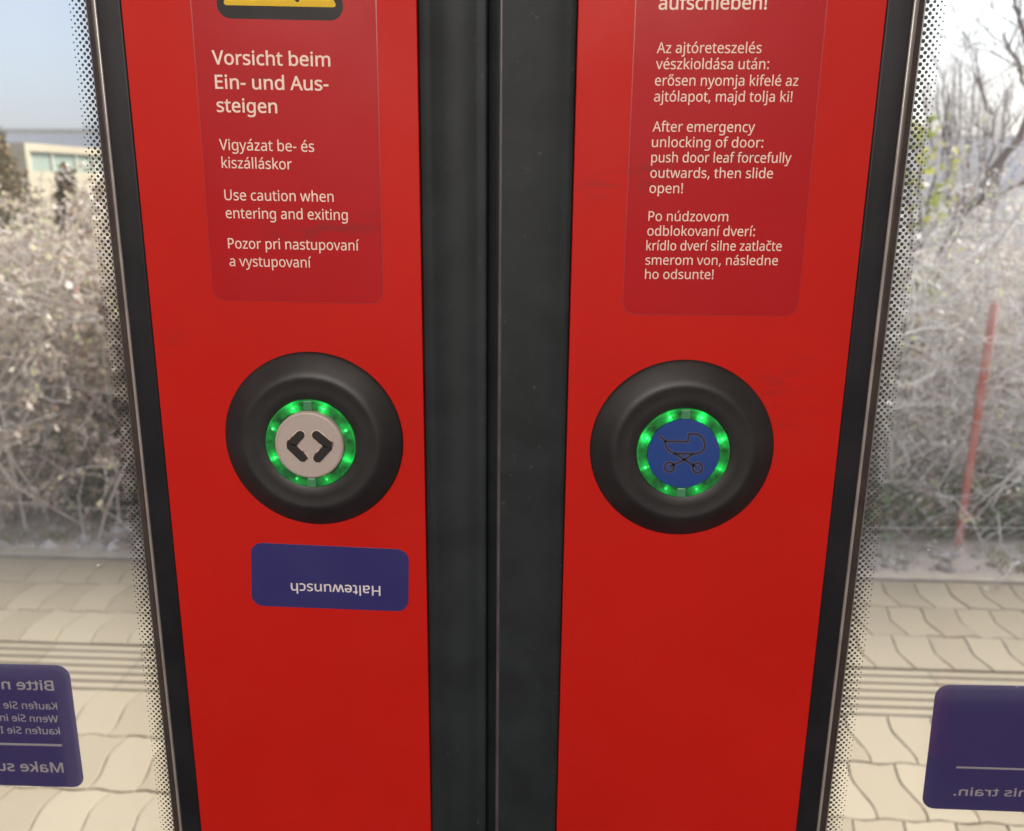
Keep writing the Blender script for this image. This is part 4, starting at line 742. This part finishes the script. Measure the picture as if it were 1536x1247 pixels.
# low evergreen ground cover along the fence foot
V, Fc = [], []; rnd = random.Random(31)
for k in range(22000):
    x = rnd.uniform(-3.9, 3.9); left = x < 0.2
    top = (0.36 + 0.09 * math.sin(x * 3.1) + 0.06 * math.sin(x * 7.3)) if left else (0.27 + 0.10 * math.sin(x * 2.7) + .05 * math.sin(x * 8.1))
    y = 2.885 + abs(rnd.gauss(0, .14)); z = top * rnd.random() ** .8
    leaf(V, Fc, rnd, Vector((x, y, z)), rnd.uniform(.025, .062))
tag(link('undergrowth', mesh('undergrowth', V, Fc), m_leaf_dark), kind='stuff')

# two small junipers rising over the shrubs
def juniper(px, pt, y, w, label):
    q = at(px, pt, y); h = q.z; rnd = random.Random(int(px) + 3); V, Fc = [], []; LV, LF = [], []
    root = tag(empty('juniper', (q.x, y, 0)), label, 'evergreen')
    tube(V, Fc, [Vector((0, 0, -.05)), Vector((.02, 0, h * .5)), Vector((0, 0, h * .95))], [.03, .02, .004], 8)
    for k in range(5200):
        t_ = rnd.random() ** .8; z = h * (.25 + .75 * t_); rr = w * (1 - t_) ** .65 * (1 + .35 * math.sin(z * 23 + k % 5)) + .02
        a = rnd.uniform(0, 6.28); r_ = rr * math.sqrt(rnd.random())
        leaf(LV, LF, rnd, Vector((r_ * math.cos(a), r_ * math.sin(a), z + rnd.gauss(0, .03))), rnd.uniform(.02, .05))
    for nm, me, mm in (('trunk', mesh('trunk', V, Fc), m_bark), ('crown', mesh('crown', LV, LF), m_leaf_olive)):
        o = bpy.data.objects.new(nm, add_mats(me, mm)); COL.objects.link(o); o.parent = root
juniper(-12, 205, 4.5, .30, 'taller olive green juniper at the outer end of the dry shrubs')
juniper(98, 262, 4.7, .14, 'small russet juniper poking up below the cream window bay')

# ------------------------------------------------------------------ bare tree and bare bushes on the right
m_leaf_green = island('late_green_leaf', [(0, (0.24, 0.32, 0.08)), (0.5, (0.42, 0.46, 0.12)), (0.8, (0.62, 0.58, 0.12)), (1, (0.5, 0.48, 0.3))], 0.6, 0.45, wash=0.1)
def bare(name, base, limbs, seed, label, n2, n3, l2, l3, r0, greens=0.0):
    LV, LF = [], []
    rnd = random.Random(seed); V, Fc = [], []; TV, TF = [], []; BV, BF = [], []
    root = tag(empty(name, base), label, 'tree' if name == 'bare_tree' else 'shrub'); b = Vector(base)
    for li, (pts, rr) in enumerate(limbs):
        P = []
        for a, c in zip(pts, pts[1:]):
            for k in range(4): P.append(a.lerp(c, k / 4) + Vector((rnd.gauss(0, .008), rnd.gauss(0, .008), rnd.gauss(0, .008))))
        P.append(pts[-1]); n = len(P)
        tube(V, Fc, [p - b for p in P], [rr * (1 - .75 * k / n) + .002 for k in range(n)], 8)
        for c in range(n2):
            k = rnd.randint(n // 4, n - 1); d = (P[min(k + 1, n - 1)] - P[max(k - 1, 0)]).normalized()
            q = wander(rnd, P[k], d * .7 + Vector((rnd.gauss(0, .7), rnd.gauss(0, .6), rnd.uniform(.1, 1.1))), l2 * rnd.uniform(.5, 1.2), 6, .16, -.06)
            tube(TV, TF, [p - b for p in q], [.0055 * r0 * (1 - j / 8) for j in range(7)], 4)
            for c3 in range(n3):
                j = rnd.randint(1, 6); q3 = wander(rnd, q[j], (q[j] - q[j - 1]).normalized() * .6 + Vector((rnd.gauss(0, .6), rnd.gauss(0, .5), rnd.uniform(0, .9))), l3 * rnd.uniform(.5, 1.2), 4, .16, -.05)
                tube(TV, TF, [p - b for p in q3], [.0030 * r0 * (1 - m_ / 6) for m_ in range(5)], 3)
                if greens and rnd.random() < greens:
                    for bud in q3[1:]: leaf(LV, LF, rnd, bud - b, rnd.uniform(.03, .055))
                for bud in (q3[-1], q3[2], q3[3]):
                    e = bud - b; s = rnd.uniform(.006, .011) * r0
                    tube(TV, TF, [e - Vector((0, 0, s)), e, e + Vector((0, 0, s * 1.2))], [s * .2, s * .55, s * .1], 4)
    for nm, me, mm in (('trunk', mesh('trunk', V, Fc), m_bark), ('branches', mesh('branches', TV, TF), m_bark if name == 'bare_tree' else m_twig_pale)) + ((('leaves', mesh('leaves', LV, LF), m_leaf_green),) if LV else ()):
        o = bpy.data.objects.new(nm, add_mats(me, mm)); COL.objects.link(o); o.parent = root
TY = 3.75
g0 = at(1385, 560, TY); g0.z = -0.02
lim = [([g0, at(1400, 420, TY), at(1440, 330, TY), at(1482, 272, TY), at(1520, 215, TY), at(1570, 130, TY), at(1590, 40, TY), at(1600, -80, TY)], .026),
       ([at(1400, 420, TY), at(1440, 312, TY + .1), at(1500, 292, TY + .2), at(1560, 262, TY + .2), at(1640, 200, TY)], .013),
       ([at(1570, 130, TY), at(1545, 70, TY - .1), at(1525, 20, TY - .1), at(1515, -40, TY - .1)], .010),
       ([at(1545, 170, TY), at(1530, 100, TY - .2), at(1505, 50, TY - .2)], .008),
       ([at(1482, 272, TY), at(1490, 180, TY + .2), at(1460, 110, TY + .2)], .007)]
bare('bare_tree', g0, lim, 5, 'leafless tree with a dark slanting limb and budded twigs against the bright sky', 8, 5, .40, .17, .62)
for k, (px, top, dy) in enumerate(((1428, 95, 1.3), (1470, 130, 1.5))):
    y = TY + dy; g = at(px, 500, y); g.z = -0.02; L2 = []
    for s in range(9):
        rr = random.Random(40 + k * 10 + s); dx = rr.uniform(-45, 45)
        L2.append(([g, at(px + dx * .4, 330, y), at(px + dx * .8, 215, y), at(px + dx, top + rr.uniform(0, 60), y)], .009))
    bare('bare_bush', g, L2, 50 + k, ('thin leafless bush topping the wall line, nearer the door edge', 'thin leafless bush standing just beside the tree limb')[k], 9, 7, .28, .13, .55)
g = at(1372, 480, 3.45); g.z = -0.02
bare('bare_bush', g, [([g, at(1372 + d * .5, 360, 3.45), at(1385 + d, t_, 3.45)], .008) for d, t_ in ((-22, 250), (0, 215), (18, 265), (30, 320))], 77, 'slender bush with yellow green late leaves beside the dotted window edge', 6, 4, .20, .10, .6, .55)

# ------------------------------------------------------------------ the vestibule the leaves close (behind the camera; it shades them)
m_wall = speck('interior_panel', (0.34, 0.34, 0.35), (0.38, 0.38, 0.39), 3, 0.5)
m_floor = speck('interior_floor', (0.022, 0.023, 0.025), (0.034, 0.035, 0.037), 40, 0.7)
def boxes(name, bs, m):
    bm = bmesh.new()
    for q in bs: box_bm(bm, *q)
    return tag(link(name, from_bm(name, bm), m), kind='structure')
boxes('floor', [(-1.7, 1.7, -2.4, 0.12, 0.02, 0.12)], m_floor)
boxes('ceiling', [(-1.7, 1.7, -2.4, 0.12, 2.36, 2.42)], m_wall)
boxes('wall', [(-1.7, -0.664, -0.02, 0.12, 0.122, 2.358), (0.664, 1.7, -0.02, 0.12, 0.122, 2.358), (-0.662, 0.662, -0.02, 0.12, 2.145, 2.358),
               (-1.7, -1.64, -2.30, -0.022, 0.122, 2.358), (1.64, 1.7, -2.30, -0.022, 0.122, 2.358),
               (-1.7, 1.7, -2.4, -2.302, 0.122, 0.90), (-1.7, 1.7, -2.4, -2.302, 1.95, 2.358),
               (-1.7, -0.62, -2.4, -2.302, 0.902, 1.948), (0.62, 1.7, -2.4, -2.302, 0.902, 1.948), (-0.16, 0.16, -2.4, -2.302, 0.902, 1.948)], m_wall)

# ------------------------------------------------------------------ the two door leaves
ZC = EYE
Z0, Z1 = 0.14, 2.14                          # foot and head of the leaves
WZ0, WZ1 = 0.72, 1.92                        # window opening
XR = 0.0386; XW = abs(at(1260, 623).x)       # seal edge, window edge
XW = (abs(at(240, 623).x) + at(1262, 623).x) / 2
XG = XW + 0.0195                             # where the pane starts to show
XO, XWO = 0.66, 0.575                        # outer edge of leaf, outer edge of window
TH = 0.034
GY = 0.0065                                  # front of the pane

def profile(name, prof, z0, z1, m, parent, sm=True, deg=30):
    """an (x, y) outline run vertically from z0 to z1"""
    n = len(prof); bm = bmesh.new()
    a = [bm.verts.new((x, y, z0)) for x, y in prof]; c = [bm.verts.new((x, y, z1)) for x, y in prof]
    bm.faces.new(a); bm.faces.new(c[::-1])
    for i in range(n): bm.faces.new((a[i], a[(i + 1) % n], c[(i + 1) % n], c[i]))
    o = link(name, from_bm(name, bm), m, parent)
    if sm: smooth_by_angle(o, deg)
    return o

def arc(cx, cy, r, a0, a1, n=6):
    return [(cx + r * math.cos(R(a0 + (a1 - a0) * k / n)), cy + r * math.sin(R(a0 + (a1 - a0) * k / n))) for k in range(n + 1)]

def ring_panel(name, s, m, parent):
    """flat panel with a rectangular window opening"""
    bm = bmesh.new()
    O = [(XR, Z0), (XO, Z0), (XO, Z1), (XR, Z1)]; I = [(XW, WZ0), (XWO, WZ0), (XWO, WZ1), (XW, WZ1)]
    L = {}
    for y in (0.0, TH):
        L[y] = ([bm.verts.new((s * x, y, z)) for x, z in O], [bm.verts.new((s * x, y, z)) for x, z in I])
    for i in range(4):
        j = (i + 1) % 4
        for y in (0.0, TH): bm.faces.new((L[y][0][i], L[y][0][j], L[y][1][j], L[y][1][i]))
        for q in (0, 1): bm.faces.new((L[0.0][q][i], L[0.0][q][j], L[TH][q][j], L[TH][q][i]))
    o = link(name, from_bm(name, bm), m, parent); bevel(o, 0.0012, 3); return o

def window_frame(s, parent):
    """rubber surround: flat band, raised bead, thin sunk lip; mitred ring round the opening"""
    def sweep(name, prof, m):
        # prof: (inset from the red edge towards the pane, y)
        bm = bmesh.new(); rings = []
        for (d, y) in prof:
            pts = [(XW + d, WZ0 + d), (XWO - d, WZ0 + d), (XWO - d, WZ1 - d), (XW + d, WZ1 - d)]
            rings.append([bm.verts.new((s * x, y, z)) for x, z in pts])
        n = len(rings)
        for k in range(n):
            a, c = rings[k], rings[(k + 1) % n]
            for i in range(4): bm.faces.new((a[i], a[(i + 1) % 4], c[(i + 1) % 4], c[i]))
        o = link(name, from_bm(name, bm), m, parent); smooth_by_angle(o, 30); return o
    f = sweep('window_frame', [(-0.0005, 0.03), (-0.0005, 0.0012)] + arc(0.0010, 0.0009, 0.0015, 180, 270, 4)[1:] + [(0.0112, -0.0006), (0.0118, -0.0002), (0.0118, 0.03)], MAT['frame_black'])
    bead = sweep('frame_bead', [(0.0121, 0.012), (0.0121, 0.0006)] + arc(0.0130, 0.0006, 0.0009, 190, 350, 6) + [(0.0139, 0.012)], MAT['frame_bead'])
    lip = sweep('frame_lip', [(0.0141, 0.012), (0.0141, 0.0014), (0.0150, 0.0010), (0.0182, 0.0024), (0.0195, 0.0042), (0.0195, GY - 0.0003), (0.0195, 0.012)], MAT['frame_lip'])
    bead.parent = f; bead.matrix_parent_inverse = Matrix.Identity(4); lip.parent = f; lip.matrix_parent_inverse = Matrix.Identity(4)
    for o in (bead, lip): o.matrix_parent_inverse = Matrix.Translation(-parent_world(f))
    return f

def window_pane(s, parent):
    bm = bmesh.new(); box_bm(bm, *(sorted((s * (XW + 0.0160), s * (XWO - 0.0160)))), GY, GY + 0.004, WZ0 + 0.016, WZ1 - 0.016)
    p = link('window_pane', from_bm('window_pane', bm), MAT['glass'], parent)
    V, Fc = [], []; pit = 0.00352; y = GY + 0.0045
    rad = (0.00112, 0.00104, 0.00094, 0.00082, 0.00069, 0.00055, 0.00040)
    for c in range(7):
        x = XG + 0.0017 + c * pit * 0.47
        for k in range(int((1.80 - 0.82) / pit)):
            z = 0.82 + (k + (c % 2) * 0.5) * pit; b = len(V)
            for q in range(10): V.append((s * (x + rad[c] * math.cos(q * .6283)), y, z + rad[c] * math.sin(q * .6283)))
            Fc.append(list(range(b, b + 10)))
    link('dot_border', mesh('dot_border', V, Fc), MAT['frit'], p)
    return p

def edge_seal(s, parent):
    if s < 0:
        pr = [(-XR + .0003, .02), (-XR + .0003, .0022), (-XR + .0012, .0012), (-.0340, .0012), (-.0315, .0002), (-.0270, -.0020), (-.0225, -.0032), (-.0180, -.0034), (-.0135, -.0028), (-.0105, -.0016), (-.0090, -.0012), (-.0070, -.0014)] + arc(-.0062, .0002, .0017, 270, 360, 5)[1:] + [(-.0045, .010), (-.0012, .0125), (.0002, .0125), (.0002, .03), (-XR + .0003, .03)]
    else:
        pr = [(XR - .0003, .02), (XR - .0003, .0022), (XR - .0012, .0012), (.0350, .0010), (.0320, .0000), (.0250, -.0012), (.0160, -.0019), (.0080, -.0021), (.0040, -.0022)] + arc(.0032, -.0002, .0020, 270, 180, 6) + [(.0012, .010), (.0012, .03), (XR - .0003, .03)]
    o = profile('edge_seal', pr, Z0, Z1, MAT['rubber'], parent, True, 50)
    if s > 0:                                # added strip at the meeting edge, paler to imitate its highlight
        lp = profile('seal_highlight', arc(.0023, -.0013, .0012, 0, 330, 11), Z0 + .002, Z1 - .002, MAT['seal_highlight'], o, True, 50)
        lp.matrix_parent_inverse = Matrix.Translation(-parent_world(o))
    return o

def quad(cs, y=0.0): return [xz(px, py, y) for px, py in cs]

def push_button(s, ctr, parent, label):
    y0 = -0.0002
    prof = [(.0, .0055), (.0246, .0055), (.0246, .0074), (.0250, .0077), (.030, .0077), (.0335, .0079), (.0352, .0082), (.0366, .0083), (.0380, .0079), (.0400, .0069), (.0445, .0040), (.0476, .0021), (.0486, .0013), (.0490, .0006), (.0490, .0)]
    c = Vector((ctr[0], y0, ctr[1]))
    hs = link('push_button', from_bm('push_button', lathe(prof[::-1])), MAT['housing'], parent, c); smooth_by_angle(hs, 40)
    hs['label'] = label
    r = link('light_ring', from_bm('light_ring', lathe([(.0190, .0056), (.0190, .0080), (.0194, .0085), (.0236, .0085), (.0242, .0081), (.0244, .0074), (.0244, .0056)])), MAT['ring'], hs, Vector(c)); smooth_by_angle(r, 30)
    r.matrix_parent_inverse = Matrix.Translation(-c)
    for k in range(8):
        a = R(22.5 + 45 * k); bm = bmesh.new(); bmesh.ops.create_uvsphere(bm, u_segments=10, v_segments=6, radius=0.0008)
        for v in bm.verts: v.co.y *= 0.35
        o = link('led', from_bm('led', bm), MAT['led'] if math.sin(a) > -0.1 - 0.3 * (k in (3, 4)) else MAT['led_dim'], hs, c + Vector((.0213 * math.cos(a), -.0085, .0213 * math.sin(a))), smooth=True)
        o.matrix_parent_inverse = Matrix.Translation(-c)
    for k in (-1, 1):
        bm = bmesh.new(); box_bm(bm, -.0023, .0023, -.0008, .0006, -.0025, .0025)
        o = link('ring_notch', from_bm('ring_notch', bm), MAT['notch'], hs, c + Vector((0, -.0085, k * .0216))); bevel(o, .0004, 2); o.matrix_parent_inverse = Matrix.Translation(-c)
    if s < 0:
        pr = [(.0186, .0056), (.0186, .0098), (.0183, .0104), (.0177, .0108), (.0171, .0109), (.0169, .01065), (0, .01065)]; fy = .01065
    else:
        pr = [(.0189, .0056), (.0189, .0086), (.0187, .0088), (0, .0088)]; fy = .0088
    cap = link('button_cap', from_bm('button_cap', lathe(pr)), MAT['cap_white' if s < 0 else 'cap_blue'], hs, Vector(c)); smooth_by_angle(cap, 30)
    cap.matrix_parent_inverse = Matrix.Translation(-c)
    cap['label'] = 'cream cap with two black arrowheads' if s < 0 else 'blue cap with a pram drawing'
    yf = y0 - fy
    if s < 0:
        U = lambda q: xz(390 + q[0] / 8.3125, 590 + q[1] / 8.3133, yf)
        for pts in (((503, 520), (392, 632), (392, 658), (533, 798)), ((706, 520), (850, 640), (850, 668), (722, 806))):
            P = [U(q) for q in pts]; v, f = [], []; stroke(v, f, P, .0058, yf - .00008)
            link('arrow_rim', mesh('arrow_rim', v, f), MAT['symbol_edge'], hs)
            v, f = [], []; stroke(v, f, P, .0046, yf - .0011)
            bm = bmesh.new(); bv = [bm.verts.new(p) for p in v]
            for q in f: bm.faces.new([bv[i] for i in q])
            bmesh.ops.remove_doubles(bm, verts=bm.verts, dist=1e-6)
            bmesh.ops.recalc_face_normals(bm, faces=bm.faces)
            ext = bmesh.ops.extrude_face_region(bm, geom=bm.faces[:])
            for e in ext['geom']:
                if isinstance(e, bmesh.types.BMVert): e.co.y += .0011
            link('arrow_symbol', from_bm('arrow_symbol', bm), MAT['symbol_black'], hs)
    else:
        U = lambda q: xz(940 + q[0] / 7.794, 600 + q[1] / 7.794, yf)
        v, f = [], []; w = .00100
        body = [(455, 485), (715, 487), (728, 400), (825, 401), (868, 425), (900, 470), (916, 525), (905, 575), (875, 608), (830, 627), (700, 628), (560, 626), (510, 605), (470, 560), (453, 520)]
        lines = [([(385, 432), (432, 460), (455, 485)], False), (body, True), ([(565, 630), (640, 675), (815, 788)], False), ([(775, 636), (690, 690), (508, 778)], False)]
        for cx_, cy_, rr in ((500, 785, 55), (828, 796, 57)): lines.append(([(cx_ + rr * math.cos(k * .2618), cy_ + rr * math.sin(k * .2618)) for k in range(24)], True))
        e, ef = [], []
        for pts, cl in lines:
            stroke(e, ef, [U(q) for q in pts], w * 1.75, yf - .00006, cl)
        for pts, cl in lines:
            stroke(v, f, [U(q) for q in pts], w, yf - .00012, cl)
        k0 = len(e); e += v; mi = [1] * len(ef) + [0] * len(f); ef = ef + [[k0 + i for i in q] for q in f]
        link('pram_symbol', mesh('pram_symbol', e, ef, mi), [MAT['pram_line'], MAT['pram_edge']], hs)
    return hs

m, t, b, o = new_mat('clear_notch')
b.inputs['Base Color'].default_value = (0.05, 0.12, 0.07, 1); b.inputs['Roughness'].default_value = 0.3
b.inputs['Emission Color'].default_value = (0.1, 1.0, 0.3, 1); b.inputs['Emission Strength'].default_value = 0.025
MAT['notch'] = m
def film(name, c, k):
    m, t, b, o = new_mat(name); b.inputs['Base Color'].default_value = c + (1,); b.inputs['Roughness'].default_value = 0.5
    tl = N(t, 'ShaderNodeBsdfTranslucent'); tl.inputs[0].default_value = c + (1,)
    mx = N(t, 'ShaderNodeMixShader'); mx.inputs[0].default_value = k
    t.links.new(b.outputs[0], mx.inputs[1]); t.links.new(tl.outputs[0], mx.inputs[2]); t.links.new(mx.outputs[0], o.inputs[0]); return m
MAT['pane_film'] = film('pane_film', (0.105, 0.080, 0.24), 0.55)
MAT['pane_print'] = film('pane_print', (0.80, 0.74, 0.74), 0.5)

for s in (-1, 1):
    left = s < 0
    leaf_ob = tag(empty('door_leaf', (s * 0.35, 0.017, Z0)),
                  'red train door leaf with white arrow button and blue stop request label' if left else 'red train door leaf with blue pram button and emergency unlocking notice', 'door leaf', 'pair of red sliding door leaves')
    ring_panel('door_panel', s, MAT['red_paint'], leaf_ob)
    edge_seal(s, leaf_ob)
    window_frame(s, leaf_ob)
    pane = window_pane(s, leaf_ob)
    ys = -0.00025
    if left:
        a = at(320, 440); c = at(574, 440)
        zb_ = (at(330, 449).z, at(560, 455).z)
        pts = rounded([(a.x, zb_[0]), (c.x, zb_[1]), (c.x + .001, ZC + .22), (a.x + .001, ZC + .22)], .0065)
        st = slab('caution_sticker', pts, ys, .0002, MAT['red_film'], leaf_ob, .00008)
        cxm = sum(p[0] for p in pts) / len(pts); lo_ = min(p[1] for p in pts)
        slab('laminate_edge', [(p[0] + (.0006 if p[0] > cxm else -.0006), p[1] - (.0006 if p[1] < lo_ + .02 else 0)) for p in pts], ys + .00012, .0001, MAT['laminate'], st)
        yl = ys - .00005; S, T = .0052, .0063
        lettering([('Vorsicht beim', (318.5, 96.5), (495.6, 99.8), T, .011, 0), ('Ein- und Aus-', (323, 133), (493, 136), T, .011, 0), ('steigen', (325.4, 167.8), (416, 169.8), T, .011, 0),
                   ('Vigyázat be- és', (329.3, 225), (471.4, 228), S, .004, 0), ('kiszálláskor', (332.8, 252), (437.9, 254.5), S, .004, 0),
                   ('Use caution when', (337, 300.3), (500.6, 303), S, .004, 0), ('entering and exiting', (339, 327.3), (521.8, 330.4), S, .004, 0),
                   ('Pozor pri nastupovaní', (342.4, 372.7), (538.8, 376), S, .004, 0), ('a vystupovaní', (344.7, 399.3), (467, 401.5), S, .004, 0)], yl, MAT['print_white'], st)
        # warning triangle, its foot in view
        bl, br = Vector(xz(312, 27.5)), Vector(xz(530, 32)); ux = (br - bl).normalized(); up = Vector((-ux.y, ux.x)); wd = (br - bl).length
        tri = [bl, br, bl + ux * wd / 2 + up * wd * .87]
        slab('warning_symbol', rounded([tuple(p) for p in tri], .0065), yl, .00004, MAT['print_black'], st)
        il, ir = Vector(xz(333.5, 8)), Vector(xz(506.5, 11.5)); wi = (ir - il).length
        slab('warning_field', rounded([tuple(p) for p in (il, ir, il + ux * wi / 2 + up * wi * .87)], .0012), yl - .00005, .00004, MAT['print_yellow'], st)
        v, f = [], []; q0 = Vector(xz(446, 0)); stroke(v, f, [q0, q0 + Vector((-.004, .008)), q0 + Vector((.001, .015))], .0022, yl - .0001)
        link('warning_mark', mesh('warning_mark', v, f), MAT['print_black'], st)
        # blue stop request label, stuck on upside down
        lb = slab('stop_request_sticker', rounded(quad([(376.5, 813.5), (377.5, 908.5), (612.5, 917.5), (613.5, 824.5)]), .0068), ys, .0002, MAT['blue_film'], leaf_ob, .00008)
        lettering([('Haltewunsch', (570.5, 879.5), (436, 874.8), .0060, .008, 0)], yl, MAT['print_white_blue'], lb)
        hw = (at(337.5, 660).x + at(606.5, 654).x) / 2; hz = (at(471, 527).z + at(472.5, 786).z) / 2
        push_button(-1, (hw, hz), leaf_ob, 'door button with a cream cap inside a green light ring')
        # notice on the outside of the pane, read from outside
        yp = GY + .0052
        pc = rounded([xz(-185, 992, yp), xz(-215, 1172, yp), xz(127, 1181.5, yp), xz(103, 998.5, yp)], .008)
        ps = slab('pane_sticker', pc, yp, .0002, MAT['pane_film'], leaf_ob); yq = yp - .0002
        lettering([('Bitte nicht', (81.3, 1036), (-44, 1032), .0067, .012, 1), ('Kaufen Sie Ihr', (86.4, 1064.6), (-22, 1062), .0049, .006, 1), ('Wenn Sie in', (87.8, 1084), (1, 1081.5), .0049, .006, 1),
                   ('kaufen Sie Ihr', (90.5, 1102), (-16, 1099.5), .0049, .006, 1), ('Make sure', (96, 1159), (-30, 1155), .0070, .012, 1)], yq, MAT['pane_print'], ps)
        v, f = [], []; stroke(v, f, [xz(93, 1118.2, yq), xz(-170, 1112, yq)], .0015, yq, caps=False); link('divider_line', mesh('divider_line', v, f), MAT['pane_print'], ps)
    else:
        a = at(935.5, 440); c = at(1198, 440)
        pts = rounded([(a.x, at(950, 471).z), (c.x, at(1180, 473).z), (c.x + .0005, ZC + .22), (a.x + .0005, ZC + .22)], .0065)
        st = slab('unlocking_sticker', pts, ys, .0002, MAT['red_film'], leaf_ob, .00008)
        cxm = sum(p[0] for p in pts) / len(pts); lo_ = min(p[1] for p in pts)
        slab('laminate_edge', [(p[0] + (.0006 if p[0] > cxm else -.0006), p[1] - (.0006 if p[1] < lo_ + .02 else 0)) for p in pts], ys + .00012, .0001, MAT['laminate'], st)
        yl = ys - .00005; S = .00475
        lettering([('aufschieben!', (987.7, 14.5), (1150, 14), .0060, .011, 0), ('Az ajtóreteszelés', (985, 79.8), (1142, 79.8), S, .003, 0), ('vészkioldása után:', (983.6, 103.9), (1153, 104), S, .003, 0),
                   ('erősen nyomja kifelé az', (982.2, 128.5), (1197, 129), S, .003, 0), ('ajtólapot, majd tolja ki!', (981, 152.5), (1188, 153), S, .003, 0),
                   ('After emergency', (978.7, 197.6), (1132, 198.4), S, .003, 0), ('unlocking of door:', (977.6, 220.8), (1144.5, 221.6), S, .003, 0), ('push door leaf forcefully', (976.7, 243.6), (1186.5, 244.5), S, .003, 0),
                   ('outwards, then slide', (975.3, 266.8), (1159, 267.6), S, .003, 0), ('open!', (974, 289.6), (1024, 290), S, .003, 0),
                   ('Po núdzovom', (972.4, 331.6), (1092, 332.4), S, .003, 0), ('odblokovaní dverí:', (970.8, 353.6), (1132, 354.4), S, .003, 0), ('krídlo dverí silne zatlačte', (969.2, 375.6), (1172, 376.5), S, .003, 0),
                   ('smerom von, následne', (968, 397.2), (1166.5, 398), S, .003, 0), ('ho odsunte!', (967.3, 418.5), (1070, 418.9), S, .003, 0)], yl, MAT['print_white'], st)
        hw = (at(885, 674).x + at(1160, 669).x) / 2; hz = (at(1023, 540).z + at(1021, 800.5).z) / 2
        push_button(1, (hw, hz), leaf_ob, 'door button with a blue pram cap inside a green light ring')
        yp = GY + .0052
        pc = rounded([xz(1404.5, 1027, yp), xz(1382, 1212.5, yp), xz(1740, 1226, yp), xz(1720, 1032, yp)], .008)
        ps = slab('pane_sticker', pc, yp, .0002, MAT['pane_film'], leaf_ob); yq = yp - .0002
        lettering([('this train.', (1553, 1195.3), (1430, 1193.3), .0056, .010, 1)], yq, MAT['pane_print'], ps)
        v, f = [], []; stroke(v, f, [xz(1434.5, 1151.2, yq), xz(1700, 1159, yq)], .0013, yq, caps=False); link('divider_line', mesh('divider_line', v, f), MAT['pane_print'], ps)

# red grab pole in the vestibule, mirrored faintly in the right pane
PYV = 1.25
tp, bt = at(1424, 1000, PYV), at(1411, 1125, PYV)
V, Fc = [], []; tube(V, Fc, [Vector((tp.x, -PYV + .02, z)) for z in (bt.z, bt.z + .03, bt.z + .031, 2.2)], [.030, .030, .017, .017], 20)
pole = tag(link('grab_pole', mesh('grab_pole', V, Fc), MAT['red_paint'], smooth=True), 'red upright grab pole mirrored in the right window pane', 'pole')
